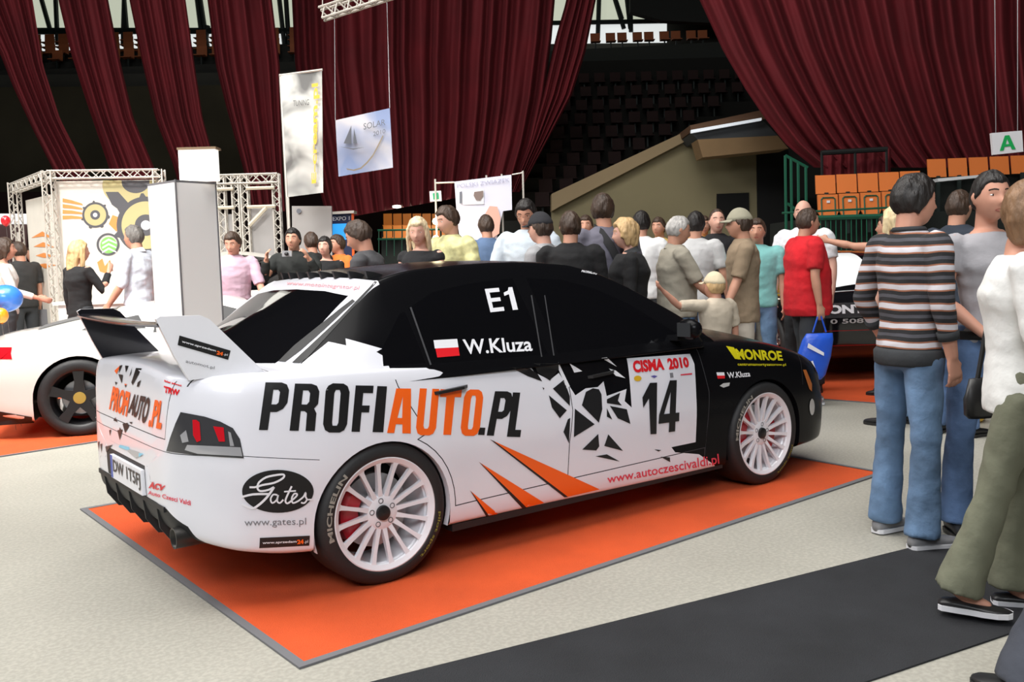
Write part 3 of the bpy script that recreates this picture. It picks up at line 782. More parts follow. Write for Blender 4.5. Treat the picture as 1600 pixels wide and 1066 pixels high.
# wheels ---------------------------------------------------------------
def make_wheel():
    m_ = MB()
    prof = [(.075, -.078), (.075, -.083), (.07, -.086), (.034, -.086)]
    m_.lathe(prof, 40, 'y')
    m_.lathe([(.034, -.086), (.032, -.098), (.02, -.102), (.0005, -.103)], 24, 'y', m=1)
    m_.lathe([(.075, -.083), (.085, -.06), (.085, .0)], 40, 'y')
    m_.lathe([(.226, -.108), (.246, -.121), (.252, -.119), (.252, -.112), (.238, -.106), (.230, -.085), (.222, -.075), (.215, .10), (.235, .115)], 72, 'y')
    m_.lathe([(.226, -.108), (.222, -.100), (.226, -.085)], 72, 'y')
    NS = 16
    for i in range(NS):
        a = 2*PI*i/NS+.1
        ca, sa = math.cos(a), math.sin(a)
        def pt(r, t, y): return (r*ca-t*sa, y, r*sa+t*ca)
        rs = [(.068, .0115, -.084, -.05), (.12, .0085, -.092, -.062), (.18, .0085, -.099, -.075), (.215, .0105, -.105, -.082), (.232, .017, -.109, -.09)]
        v = []
        for r, w, yo, yi in rs: v += [pt(r, -w, yo), pt(r, w, yo), pt(r, w*.8, yi), pt(r, -w*.8, yi)]
        m_.add(v, [(q*4+j, q*4+(j+1) % 4, q*4+4+(j+1) % 4, q*4+4+j) for q in range(4) for j in range(4)])
    w = m_.build('wheel', [RIMW, VBLACK], None, auto=35)
    b_ = MB()
    for i in range(5):
        a = 2*PI*i/5+.45; c = (.054*math.cos(a), 0, .054*math.sin(a))
        b_.lathe([(.0125, -.0875), (.0125, -.0865), (.009, -.0868), (.009, -.083), (.0005, -.083)], 12, 'y', c)
    b_.build('wheel_nut', mat('bolt_steel', (.16, .16, .17), .4, metal=.6), w)
    t_ = MB()
    t_.lathe([(.245, -.112), (.252, -.1215), (.262, -.1235), (.288, -.1225), (.303, -.113), (.3125, -.098), (.3150, -.075), (.3155, -.03), (.3155, .03), (.315, .08), (.308, .105), (.285, .12), (.25, .115), (.235, .10)], 96, 'y')
    t_.build('tyre', RUBBER, w, True)
    # sidewall lettering
    v, f = text_2d('MICHELIN', .03)
    v, f = grid_split(v, f, .04)
    p = []
    for a, b in v:
        an = math.radians(195-62*a); r = .263+.024*b
        p.append((r*math.cos(an), -.1243+max(0, (r-.28))*.06, r*math.sin(an)))
    mesh_obj('tyre_lettering', p, f, mat('tyre_letter_white', (.30, .29, .25), .7), w)
    v, f = text_2d('pilot sport', .02); v, f = grid_split(v, f, .05); p = []
    for a, b in v:
        an = math.radians(-55+52*a); r = .284-.018*b
        an = math.radians(-52+46*a); r = .266+.018*b
        an = math.radians(-8-46*a); 
        p.append((r*math.cos(an), -.1243, r*math.sin(an)))
    mesh_obj('tyre_lettering', p, f, mat('tyre_letter_yellow', (.22, .21, .03), .7), w)
    d_ = MB(); d_.lathe([(.165, -.01), (.165, .015), (.09, .015), (.09, -.035), (.0005, -.035)], 48, 'y'); d_.lathe([(.09, -.01), (.165, -.01)], 48, 'y')
    d_.build('brake_disc', STEEL, w, auto=35)
    return w
def caliper(a0, a1):
    c_ = MB(); v = []; n = 8
    for i in range(n+1):
        a = math.radians(a0+(a1-a0)*i/n)
        for r, y in ((.10, -.02), (.105, -.055), (.165, -.06), (.185, -.045), (.187, .03), (.10, .03)): v.append((r*math.cos(a), y, r*math.sin(a)))
    c_.add(v, [(i*6+j, i*6+(j+1) % 6, (i+1)*6+(j+1) % 6, (i+1)*6+j) for i in range(n) for j in range(6)]+[tuple(range(6)), tuple(range(n*6, n*6+6))[::-1]])
    return c_.build('brake_caliper', mat('caliper_red', (.45, .008, .02), .35, coat=.4), None, auto=40)
w0 = make_wheel()
for i, (x, s) in enumerate(((0, -1), (2.625, -1), (0, 1), (2.625, 1))):
    w = w0 if i == 0 else copy_tree(w0)
    w.parent = evo; w.location = (x, s*.762, .3155)
    if s > 0: w.rotation_euler = (0, 0, PI)
    if x > 1: w.rotation_euler[1] = .25
    c = caliper(140, 215) if x < 1 else caliper(-30, 35)
    c.parent = w
# ================================================================== the hall
def atv(u, v, D):
    """point on the upright plane D metres in front of the camera position"""
    d = ray(u, v); return CAM_POS + d*(D/float(d @ FLAT))
def slab(m_, pts, D, t, m=0, back=True):
    """upright board with outline pts at distance D and thickness t"""
    p = [atv(u, v, D) for u, v in pts]; m_.prism(p, FLAT*t*(1 if back else -1), m)
def board(name, pts, D, t, mats, parent=None, m=0):
    m_ = MB(); slab(m_, pts, D, t, m); return m_.build(name, mats, parent)

FLOOR = mat('concrete_floor', (0.385, 0.37, 0.318), 0.55, bump=.02, bscale=30, var=.07, vscale=1.3)
def tune_floor():
    nt = FLOOR.node_tree; b = nt.nodes['Principled BSDF']
    tc = nt.nodes.new('ShaderNodeTexCoord')
    v = nt.nodes.new('ShaderNodeTexNoise'); v.inputs['Scale'].default_value = 55; v.inputs['Detail'].default_value = 6
    rp = nt.nodes.new('ShaderNodeValToRGB'); rp.color_ramp.elements[0].position = .42; rp.color_ramp.elements[1].position = .62
    rp.color_ramp.elements[0].color = (.86, .86, .86, 1); rp.color_ramp.elements[1].color = (1.04, 1.04, 1.04, 1)
    mx = nt.nodes.new('ShaderNodeMix'); mx.data_type = 'RGBA'; mx.blend_type = 'MULTIPLY'; mx.inputs[0].default_value = 1
    src = b.inputs['Base Color'].links[0].from_socket
    nt.links.new(tc.outputs['Object'], v.inputs['Vector']); nt.links.new(v.outputs['Fac'], rp.inputs[0])
    nt.links.new(src, mx.inputs[6]); nt.links.new(rp.outputs[0], mx.inputs[7]); nt.links.new(mx.outputs[2], b.inputs['Base Color'])
tune_floor()
m_ = MB(); m_.box((-22, -14, -.2), (60, 60, 0)); structure(m_.build('floor', FLOOR))

CARPET = mat('orange_carpet', (0.66, 0.085, 0.014), 0.95, bump=.5, bscale=260, var=.12, vscale=2.2, sheen=.0)
EDGE = mat('grey_tape', (0.14, 0.14, 0.15), 0.7)
MATGREY = mat('dark_carpet', (0.017, 0.018, 0.021), 0.95, bump=.5, bscale=220, var=.25, vscale=3)
def carpet(name, pts, label, edge=.035):
    z = .006
    m_ = MB(); pts = [(p[0], p[1]) for p in pts]
    A = sum(pts[i][0]*pts[(i+1) % len(pts)][1]-pts[(i+1) % len(pts)][0]*pts[i][1] for i in range(len(pts)))
    if A < 0: pts = pts[::-1]
    inn = offset_poly(pts, -edge); n = len(pts)
    m_.poly([(x, y, z) for x, y in inn])
    o = m_.build(name, CARPET)
    tag(o, label, 'carpet')
    if edge > 0:
        e = MB(); out = offset_poly(pts, .0)
        for i in range(n):
            j = (i+1) % n
            e.add([(out[i][0], out[i][1], .001), (out[j][0], out[j][1], .001), (out[j][0], out[j][1], z+.003), (out[i][0], out[i][1], z+.003), (inn[j][0], inn[j][1], z+.003), (inn[i][0], inn[i][1], z+.003)], [(0, 1, 2, 3), (3, 2, 4, 5)])
        e.build('edge_tape', EDGE, o)
    return o
carpet('display_carpet', [G(125, 797), G(468, 1047), G(1385, 740), (3.40, 1.62)], 'large orange carpet with grey tape edge under the white and black rally car')
a, b = G(0, 715), G(168, 689)
d_ = (b-a)/np.linalg.norm(b-a); nrm = np.array([-d_[1], d_[0], 0])
carpet('display_carpet', [a-d_*3.0, b+d_*4.2, b+d_*4.2+nrm*3.3, a-d_*3.0+nrm*3.3], 'orange carpet under the white sports car at left', .03)
c0 = G(1300, 640); c1 = G(1420, 636)
carpet('display_carpet', [G(1284, 612)-SIDE*.8, G(1380, 632), G(1380, 632)+SIDE*.8+FLAT*.2, G(1380, 600)+SIDE*3+FLAT*5.5, G(1284, 600)-SIDE*1.2+FLAT*6.0], 'orange carpet under the black car behind the man in the red shirt', .02)
u0, u1 = G(590, 1066), G(1502, 838); dd = (u1-u0)/np.linalg.norm(u1-u0); l0 = G(1360, 1066)
w = float(np.dot(l0-u0, np.array([dd[1], -dd[0], 0]))); pn = np.array([dd[1], -dd[0], 0])*w
P4 = [u0-dd*3, u1+dd*2.6, u1+dd*2.6+pn, u0-dd*3+pn]
m_ = MB(); m_.poly([(p[0], p[1], .0072) for p in P4][::-1]); m_.prism([(p[0], p[1], .001) for p in P4], (0, 0, .006))
tag(m_.build('floor_runner', MATGREY), 'dark charcoal carpet strip running along the bottom right foreground', 'carpet')

# back walls -----------------------------------------------------------
DARK = mat('dark_hall_wall', (0.03, 0.028, 0.022), 0.9, var=.2, vscale=.3)
def wallbox(name, u0, u1, D, z0, z1, m, t=.4):
    a0 = atv(u0, 400, D); a1 = atv(u1, 400, D)
    m_ = MB(); m_.prism([(a0[0], a0[1], z0), (a1[0], a1[1], z0), (a1[0], a1[1], z1), (a0[0], a0[1], z1)], FLAT*t); return structure(m_.build(name, m))
wallbox('wall_back', -1400, 3200, 46, 0, 24, DARK)
def sidewall(name, u):
    a = atv(u, 400, 15); b = atv(u, 400, 46.2)
    m_ = MB(); m_.prism([(a[0], a[1], 0), (b[0], b[1], 0), (b[0], b[1], 24), (a[0], a[1], 24)], SIDE*.4); return structure(m_.build(name, DARK))
sidewall('wall_left', -700); sidewall('wall_right', 2600)
m_ = MB(); m_.prism([(-22, -14, 0), (60, -14, 0), (60, -14, 24), (-22, -14, 24)], (0, -.3, 0)); structure(m_.build('wall_front', DARK))
m_ = MB(); m_.prism([(-22, -14, 0), (-22, 60, 0), (-22, 60, 24), (-22, -14, 24)], (-.3, 0, 0)); structure(m_.build('wall_west', DARK))
m_ = MB(); m_.prism([(60, -14, 0), (60, 60, 0), (60, 60, 24), (60, -14, 24)], (.3, 0, 0)); structure(m_.build('wall_east', DARK))
m_ = MB(); m_.box((-22, -14, 24), (60, 60, 24.3)); structure(m_.build('ceiling', DARK))
SKYG = mat('daylit_glass', (0.7, 0.75, 0.62), 0.5, emit=(0.62, 0.66, 0.52), estr=.95)
SKYW = mat('daylit_white_glass', (0.8, 0.8, 0.8), 0.5, emit=(0.92, 0.96, 0.95), estr=1.0)
BEAM = mat('dark_green_steel', (0.012, 0.022, 0.02), 0.6)
for i, (a, b) in enumerate(((-60, 470), (860, 1012))):
    g = board('window_%d' % (i+1), [(a, -60), (b, -60), (b, 30 if i else 44), (a, 32 if i else 44)], 45.2, .1, [SKYG]); structure(g)
    if i: g = board('window_4', [(a, 38), (b+30, 36), (b+30, 66), (a, 68)], 45.2, .1, [SKYW])
    else: g = board('window_3', [(a, 52), (b, 52), (b, 82), (a, 82)], 45.2, .1, [SKYW])
    structure(g)
m_ = MB()
for x0, y0, x1, y1 in ((-60, 47, 470, 47), (-60, 51, 470, 49), (860, 36, 1040, 33), (48, -60, 82, 60), (86, -20, 90, 70), (195, -40, 192, 70), (192, -20, 200, 70), (303, -40, 318, 80), (310, -20, 326, 85), (313, 40, 325, 85), (325, 40, 318, 85),
                       (432, -40, 445, 75), (445, -30, 452, 80), (938, -60, 934, 60), (955, -20, 975, 45), (975, -40, 985, 45), (984, -60, 986, 50), (962, 0, 972, 30), (20, -60, 24, 60)):
    m_.tube(atv(x0, y0, 44.6), atv(x1, y1, 44.6), .11, 6)
structure(m_.build('trim_1', BEAM))
# dark soffit over the right of the upper tribune
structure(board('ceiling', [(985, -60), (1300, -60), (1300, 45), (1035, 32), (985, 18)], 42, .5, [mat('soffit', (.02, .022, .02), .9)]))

# upper tribune with seats in silhouette against the windows
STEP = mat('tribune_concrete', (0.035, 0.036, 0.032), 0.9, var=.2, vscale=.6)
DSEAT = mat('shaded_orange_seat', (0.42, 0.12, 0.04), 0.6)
def tribune(name, u0, u1, rows, m):
    """steps (v of the tread front, distance)"""
    m_ = MB()
    for v, D in rows:
        c0 = atv(u0, v, D); c1 = atv(u1, v, D); z = min(c0[2], c1[2]) if False else atv((u0+u1)/2, v, D)[2]
        m_.prism([(c0[0], c0[1], 0), (c1[0], c1[1], 0), (c1[0], c1[1], z), (c0[0], c0[1], z)], FLAT*1.2)
    return structure(m_.build(name, m))
ROWS_L = [(104, 38.0), (94, 39.2), (84, 40.4), (76, 41.6)]
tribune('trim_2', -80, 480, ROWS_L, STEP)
ROWS_R = [(62, 40.4), (54, 41.6)]
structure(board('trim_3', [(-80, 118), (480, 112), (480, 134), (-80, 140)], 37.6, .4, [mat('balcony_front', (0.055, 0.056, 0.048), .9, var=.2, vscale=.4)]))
structure(board('wall_olive', [(-120, 138), (470, 132), (470, 420), (-120, 430)], 37.0, .4, [mat('olive_wall', (0.050, 0.044, 0.026), .9, var=.25, vscale=.5)]))
def seat_mesh(simple=True):
    m_ = MB()
    m_.box((-.21, -.02, .40), (.21, .02, .85)); m_.box((-.21, -.40, .40), (.21, 0, .44)); m_.box((-.03, -.1, .0), (.03, -.02, .40), 1)
    return m_
HEAD = math.atan2(FLAT[1], FLAT[0])-PI/2
seat0 = {}
def far_seat(pos, label, group, rz=0.0, DSEAT=DSEAT):
    if DSEAT.name not in seat0:
        o = thing('tribune_seat', label, 'seat', (0, 0, 0), 0, group)
        m_ = MB(); m_.prism([(-.21, 0, .42), (.21, 0, .42), (.21, .06, .85), (-.21, .06, .85)], (0, .025, 0)); m_.build('backrest', DSEAT, o)
        m_ = MB(); m_.box((-.21, -.40, .40), (.21, .02, .43)); m_.build('seat_pan', DSEAT, o)
        m_ = MB(); m_.box((-.03, -.1, 0), (.03, -.02, .40)); m_.build('leg', BEAM, o)
        seat0[DSEAT.name] = o; c = o
    else: c = copy_tree(seat0[DSEAT.name]); c['label'] = label; c['group'] = group
    c.location = V(pos); c.rotation_euler = (0, 0, HEAD+rz)
    return c
gaps = ((66, 104), (188, 218), (292, 334), (434, 456))
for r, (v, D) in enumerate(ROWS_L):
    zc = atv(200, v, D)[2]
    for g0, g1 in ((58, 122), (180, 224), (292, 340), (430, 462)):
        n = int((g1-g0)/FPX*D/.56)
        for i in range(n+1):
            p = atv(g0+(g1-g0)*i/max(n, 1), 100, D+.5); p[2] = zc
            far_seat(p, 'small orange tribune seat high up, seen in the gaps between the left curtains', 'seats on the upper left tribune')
# the dark tribune between the curtains, with the row of seats at its top
tr = [(92, 41.0), (118, 39.8), (140, 38.6), (162, 37.4), (184, 36.2), (206, 35.0), (228, 33.8), (250, 32.6), (272, 31.4), (294, 30.2), (316, 29.0), (338, 27.8)]
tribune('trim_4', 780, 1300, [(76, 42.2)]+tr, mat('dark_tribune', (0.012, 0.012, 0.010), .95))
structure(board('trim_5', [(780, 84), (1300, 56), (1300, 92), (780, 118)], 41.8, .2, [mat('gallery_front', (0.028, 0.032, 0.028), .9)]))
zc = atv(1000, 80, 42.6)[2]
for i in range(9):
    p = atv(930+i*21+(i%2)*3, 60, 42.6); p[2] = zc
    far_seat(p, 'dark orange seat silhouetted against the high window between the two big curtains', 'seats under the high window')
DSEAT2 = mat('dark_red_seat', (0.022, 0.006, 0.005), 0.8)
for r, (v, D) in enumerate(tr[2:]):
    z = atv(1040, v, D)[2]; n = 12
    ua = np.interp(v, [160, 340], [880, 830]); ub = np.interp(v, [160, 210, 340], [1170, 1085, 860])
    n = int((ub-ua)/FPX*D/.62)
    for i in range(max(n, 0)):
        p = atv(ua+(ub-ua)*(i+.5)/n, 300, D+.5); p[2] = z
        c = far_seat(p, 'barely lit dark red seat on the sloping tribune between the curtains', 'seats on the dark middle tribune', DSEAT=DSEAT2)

# beige stair wall ------------------------------------------------------
BEIGE = mat('beige_wall', (0.21, 0.18, 0.10), 0.85, var=.12, vscale=.5)
BEIGE2 = mat('beige_wall_cap', (0.27, 0.20, 0.11), 0.8, var=.1, vscale=.5)
DB = 25.0
structure(board('wall_stair', [(862, 318), (1080, 216), (1100, 240), (1224, 228), (1224, 440), (862, 440)], DB, .4, [BEIGE]))
structure(board('trim_6', [(862, 303), (1078, 202), (1082, 215), (876, 322), (862, 330)], DB-.25, .7, [BEIGE2]))
structure(board('trim_7', [(1078, 196), (1190, 172), (1196, 186), (1080, 206)], DB-1.6, 1.8, [mat('brown_fascia', (.12, .06, .03), .8)]))
lt = board('strip_light', [(1080, 203), (1190, 184), (1190, 188), (1080, 208)], DB-1.75, .1, [mat('tube_glow', (.8, .85, .9), .4, emit=(.75, .8, .85), estr=.7)])
tag(lt, 'long white tube light over the beige stair entrance', 'light')
structure(board('trim_8', [(1080, 208), (1192, 188), (1215, 212), (1090, 218)], DB-1.5, 1.6, [mat('grey_fascia', (.05, .055, .06), .8)]))
structure(board('trim_9', [(1090, 218), (1215, 212), (1232, 232), (1098, 246)], DB-1.7, .8, [mat('tan_soffit', (.24, .15, .07), .8, var=.15, vscale=.8)]))
structure(board('door_1', [(1183, 240), (1232, 234), (1232, 430), (1186, 430)], DB-.1, .5, [mat('doorway_dark', (.002, .002, .002), .9)]))
structure(board('door_2', [(1120, 303), (1170, 301), (1171, 345), (1120, 345)], DB-.04, .3, [mat('doorway_dark', (.002, .002, .002), .9)]))

# curtains ----------------------------------------------------------------
def curtain_mat():
    m = mat('burgundy_velvet', (0.15, 0.004, 0.012), 0.85, sheen=.08)
    nt = m.node_tree; b = nt.nodes['Principled BSDF']
    b.inputs['Sheen Tint'].default_value = (.6, .05, .08, 1)
    tc = nt.nodes.new('ShaderNodeTexCoord'); n = nt.nodes.new('ShaderNodeTexNoise'); n.inputs['Scale'].default_value = 1.1; n.inputs['Detail'].default_value = 4
    rp = nt.nodes.new('ShaderNodeValToRGB'); rp.color_ramp.elements[0].color = (  .075, .0016, .005, 1); rp.color_ramp.elements[1].color = (.17, .005, .012, 1)
    nt.links.new(tc.outputs['Object'], n.inputs['Vector']); nt.links.new(n.outputs['Fac'], rp.inputs[0]); nt.links.new(rp.outputs[0], b.inputs['Base Color'])
    return m
VELVET = curtain_mat()
def curtain(L, R, D, folds, amp, label, seed=0, nr=26, bulge=0.0):
    rnd = random.Random(seed)
    v0 = L[0][1]; v1 = L[-1][1]; w1 = R[-1][1]; w0 = R[0][1]
    ks = [rnd.uniform(.7, 1.3) for _ in range(6)]
    nc = folds*10; verts = []
    ph = np.cumsum([rnd.uniform(.55, 1.5) for _ in range(folds*2+1)]); ph = (ph-ph[0])/(ph[-1]-ph[0])*folds*2*PI
    am = [rnd.uniform(.4, 1.25) for _ in range(folds*2+1)]
    kk = np.linspace(0, 1, folds*2+1)
    for i in range(nr+1):
        t = i/nr
        lv = v0+(v1-v0)*t; rv = w0+(w1-w0)*t
        lx = np.interp(lv, [p[1] for p in L], [p[0] for p in L]); rx = np.interp(rv, [p[1] for p in R], [p[0] for p in R])
        for j in range(nc+1):
            s = j/nc
            f = math.sin(np.interp(s, kk, ph))*np.interp(s, kk, am)+.35*math.sin(s*folds*9.1+seed+2*t)
            u = lx+(rx-lx)*s; v = lv+(rv-lv)*s
            verts.append(atv(u, v, D+amp*f+bulge*math.sin(PI*s)))
    faces = [(i*(nc+1)+j, i*(nc+1)+j+1, (i+1)*(nc+1)+j+1, (i+1)*(nc+1)+j) for i in range(nr) for j in range(nc)]
    o = mesh_obj('curtain', verts, faces, VELVET)
    tag(o, label, 'curtain')
    return o
curtain([(-70, -60), (-45, 0), (0, 84), (20, 135), (51, 202), (84, 267), (110, 310)], [(38, -60), (51, 0), (67, 101), (94, 186), (135, 267), (160, 310)], 24, 5, .18, 'narrow burgundy curtain leaning inwards, leftmost of the curtains', 1)
curtain([(82, -60), (91, 0), (111, 84), (135, 159), (172, 267), (188, 310)], [(160, -60), (169, 0), (189, 101), (209, 186), (243, 267), (258, 310)], 24.3, 4, .18, 'narrow burgundy curtain, second from the left, hanging above the gear graphic', 2)
curtain([(194, -60), (202, 0), (223, 101), (243, 186), (270, 256), (285, 310)], [(280, -60), (290, 0), (304, 101), (317, 186), (337, 256), (345, 310)], 24.6, 5, .18, 'burgundy curtain just above the white lit sign, third from the left', 3)
curtain([(318, -60), (324, 0), (337, 101), (354, 169), (381, 267), (392, 330)], [(420, -60), (425, 0), (437, 101), (442, 270), (446, 330)], 25, 5, .2, 'burgundy curtain directly left of the tall grey banner, fourth from the left', 4)
curtain([(452, -60), (456, 0), (461, 101), (475, 180), (500, 300), (512, 345)], [(872, -60), (867, 0), (862, 60), (850, 150), (835, 220), (812, 292)], 27, 16, .30, 'wide burgundy curtain across the middle behind the hanging posters', 5)
curtain([(893, -60), (885, 0), (868, 60), (848, 150), (830, 220), (800, 300)], [(945, -60), (931, 0), (915, 80), (893, 150), (855, 220), (812, 300)], 25.8, 5, .15, 'narrow gathered burgundy curtain just left of the dark tribune gap', 6)
curtain([(1072, -60), (1093, 0), (1130, 80), (1165, 140), (1196, 186), (1230, 228), (1272, 262)], [(1700, -60), (1695, 0), (1690, 60), (1690, 120), (1690, 180), (1690, 230), (1690, 262)], 20.5, 18, .26, 'huge burgundy curtain at upper right above the orange seats', 7)
curtain([(1284, 236), (1284, 286)], [(1392, 232), (1392, 284)], 20.2, 6, .08, 'short burgundy drape behind the dark rail above the orange seats', 8, nr=6)
m_ = MB(); m_.tube(atv(1283, 239, 19.8), atv(1386, 233, 19.8), .055, 8)
for u in (1284, 1336, 1385): m_.tube(atv(u, 238-(u-1284)*.05, 19.8), atv(u+1, 300, 19.8), .03, 6)
tag(m_.build('black_rail', mat('black_rail', (.01, .012, .012), .5)), 'black pipe rail in front of the short drape over the seats', 'rail')

# near seats on the right ------------------------------------------------
OSEAT = mat('orange_plastic', (0.80, 0.22, 0.055), 0.35, coat=.3)
GREEN = mat('green_rail_paint', (0.008, 0.10, 0.055), 0.5)
DS = 17.8
def right_seat(u, v, D, label, group, full=True):
    """fold-up seat: u,v = lower left corner of the backrest"""
    s = D/FPX
    o = thing('folding_seat', label, 'seat', V(atv(u+18, v+42, D)), HEAD, group)
    w = .188
    m_ = MB(); h0 = 44*s; h1 = 62*s
    m_.prism([(-w, .16, h0-.02), (w, .16, h0-.02), (w+.02, .26, h1+.12), (-w+.02, .26, h1+.12)], (0, .03, 0)); b = m_.build('backrest', OSEAT, o)
    if full:
        m_ = MB(); n = 10; out = []
        for (x, z) in ((-w, h0-.04), (w, h0-.04), (w, .16), (w-.05, .06), (w-.12, .03), (-w+.12, .03), (-w+.05, .06), (-w, .16)): out.append((x, .0+(z)*.12, z))
        m_.prism(out, (0, .05, 0)); p = m_.build('seat_pan', OSEAT, o)
        m_ = MB()
        q = [(-w+.06, .10), (-w+.06, h0-.13), (-w+.09, h0-.10), (w-.09, h0-.10), (w-.06, h0-.13), (w-.06, .10)]
        for i in range(5): m_.tube((q[i][0], q[i][1]*.12-.012, q[i][1]), (q[i+1][0], q[i+1][1]*.12-.012, q[i+1][1]), .013, 6)
        m_.build('seat_frame', GREEN, p)
        m_ = MB(); m_.box((-.03, .02, h0-.20), (.03, .03, h0-.155)); m_.build('number_tag', VWHITE, p)
    m_ = MB(); m_.box((-.03, .1, -.25), (.03, .16, h0)); m_.build('support', BEAM, o)
    return o
names = ('leftmost', 'second from left', 'third from left', 'fourth from left', 'fifth from left, beside the dark-haired head')
for i in range(5):
    right_seat(1277+i*33.5, 303-i*1.6, DS, 'orange fold-up seat in the near row, %s' % names[i], 'near orange seats')
for i in range(5):
    right_seat(1452+i*33, 277-i*1.4+(0), 19.2, 'orange seat in the upper row right of the near seats, number %s from its left' % ('one', 'two', 'three', 'four', 'five')[i] if False else
               'orange seat back in the upper row below the A sign, ' + ('leftmost', 'second from left', 'middle one', 'second from right', 'rightmost')[i], 'upper row of orange seats', full=False)
structure(board('trim_10', [(1270, 340), (1480, 330), (1800, 330), (1800, 560), (1270, 560)], 18.3, 3.0, [mat('seat_plinth', (.008, .012, .010), .9)]))
structure(board('trim_11', [(1440, 282), (1810, 262), (1810, 560), (1440, 560)], 19.6, 3.0, [mat('seat_plinth', (.008, .012, .010), .9)]))
wr = board('white_ledge', [(1465, 279), (1536, 273), (1536, 277), (1466, 284)], 18.6, .3, [mat('ledge_white', (.75, .78, .8), .5)]); tag(wr, 'narrow white ledge in front of the upper seats', 'ledge')
m_ = MB()
m_.tube(atv(1222, 333, 17.2), atv(1440, 322, 17.2), .022, 6); m_.tube(atv(1262, 341, 17.2), atv(1440, 336, 17.2), .05, 6)
for u in range(1266, 1440, 8): m_.tube(atv(u, 342, 17.2), atv(u+1, 410, 17.2), .010, 5)
tag(m_.build('green_railing', GREEN), 'dark green railing of thin bars below the near orange seats', 'railing')
m_ = MB()
for u in (1227, 1236, 1247, 1259): m_.tube(atv(u, 243+(u-1227)*.5, 18.6), atv(u+2, 420, 18.6), .03, 6)
m_.tube(atv(1227, 243, 18.6), atv(1262, 262, 18.6), .03, 6); m_.tube(atv(1230, 318, 18.6), atv(1262, 340, 18.6), .03, 6)
tag(m_.build('stair_railing', GREEN), 'tall green stair railing beside the dark doorway', 'railing')
# A sign
sg = board('letter_sign', [(1549, 208), (1597, 204), (1599, 237), (1552, 242)], 16.0, .06, [VWHITE]); tag(sg, 'white square sign with green letter A at upper right', 'sign')
AL = [[(0, 0), (.24, 0), (.32, .24), (.68, .24), (.76, 0), (1, 0), (.64, 1), (.36, 1)], [(.40, .40), (.60, .40), (.50, .76)]]
v, f = poly_curve_mesh(AL); q = [(1562, 236), (1587, 233), (1586, 210), (1561, 213)]
mesh_obj('letter', [atv(*bilin(q, a, b), 15.99) for a, b in v], f, mat('sign_green', (.01, .42, .10), .5), sg)
m_ = MB(); m_.tube(atv(1556, 207, 16.03), atv(1554, -60, 16.03), .008, 5); m_.tube(atv(1590, 204, 16.03), atv(1590, -60, 16.03), .008, 5); m_.build('hanging_wire', STEEL, sg)

# far seats behind the crowd, left of centre ------------------------------
FSEAT = mat('lit_orange_seat', (0.85, 0.30, 0.05), 0.5)
for r, (v, D) in enumerate(((352, 30.0), (371, 29.0))):
    for i in range(7):
        p = atv(606+i*15.2, v, D)
        o = thing('hall_seat', 'orange seat in the distant block behind the blonde woman, %s row, %s' % (('upper', 'lower')[r], ('first from left', 'second from left', 'third from left', 'fourth from left', 'fifth from left', 'sixth from left', 'rightmost')[i]), 'seat', V(p), HEAD, 'distant orange seats')
        m_ = MB(); m_.prism([(-.135, 0, 0), (.135, 0, 0), (.135, .06, .37), (-.135, .06, .37)], (0, .03, 0)); m_.build('backrest', FSEAT, o)
        m_ = MB(); m_.box((-.135, -.25, -.03), (.135, 0, 0)); m_.build('seat_pan', FSEAT, o)
structure(board('trim_12', [(596, 354), (716, 352), (716, 430), (596, 430)], 30.4, 2.0, [BEAM]))
structure(board('trim_13', [(596, 373), (716, 371), (716, 430), (596, 430)], 29.25, .5, [BEAM]))
m_ = MB()
for v in (360, 374): m_.tube(atv(590, v, 27.5), atv(715, v-2, 27.5), .03, 5)
for u in range(592, 715, 12): m_.tube(atv(u, 360, 27.5), atv(u, 400, 27.5), .015, 5)
tag(m_.build('green_railing', GREEN), 'green railing in front of the distant block of orange seats', 'railing')
# dark lower wall under the curtains
structure(board('wall_lower', [(-200, 300), (870, 300), (870, 470), (-200, 470)], 36.0, .3, [mat('lower_wall', (.02, .006, .007), .9)]))

# truss ------------------------------------------------------------------
ALU = mat('aluminium_truss', (0.62, 0.58, 0.52), 0.45, metal=.35)
def truss(m_, a, b, w=.22, r=.018, seg=None, up=(0, 0, 1)):
    a = np.array(a, float); b = np.array(b, float); d = b-a; L = np.linalg.norm(d); d = d/L
    up = np.array(up, float)
    if abs(d @ up) > .9: up = SIDE
    x = np.cross(d, up); x /= np.linalg.norm(x); y = np.cross(x, d)
    C4 = [(-w/2, -w/2), (w/2, -w/2), (w/2, w/2), (-w/2, w/2)]
    for s, t in C4: m_.tube(a+x*s+y*t, b+x*s+y*t, r, 6)
    n = seg or max(2, int(L/w))
    for k in range(4):
        s0, t0 = C4[k]; s1, t1 = C4[(k+1) % 4]
        for i in range(n):
            p = a+d*L*i/n; q = a+d*L*(i+1)/n
            if i % 2 == 0: m_.tube(p+x*s0+y*t0, q+x*s1+y*t1, r*.6, 5)
            else: m_.tube(p+x*s1+y*t1, q+x*s0+y*t0, r*.6, 5)
def fpt(u, v, D, z=None):
    p = atv(u, v, D).copy()
    if z is not None: p[2] = z
    return p
booth = thing('exhibition_booth', 'aluminium truss booth with large gear graphic at far left', 'booth', V(fpt(170, 400, 12.6, 0)))
def child_truss(parent, a, b, name='truss_beam', **k):
    m_ = MB(); truss(m_, a, b, **k); o = m_.build(name, ALU); o.parent = parent; o.matrix_parent_inverse = parent.matrix_basis.inverted(); return o
def adopt(o, parent):
    o.parent = parent; o.matrix_parent_inverse = parent.matrix_basis.inverted(); return o
A_ = fpt(30, 400, 13.8, 0); B_ = fpt(84, 400, 12.4, 0); C_ = fpt(256, 400, 12.6, 0)
up = lambda p, z: np.array([p[0], p[1], z])
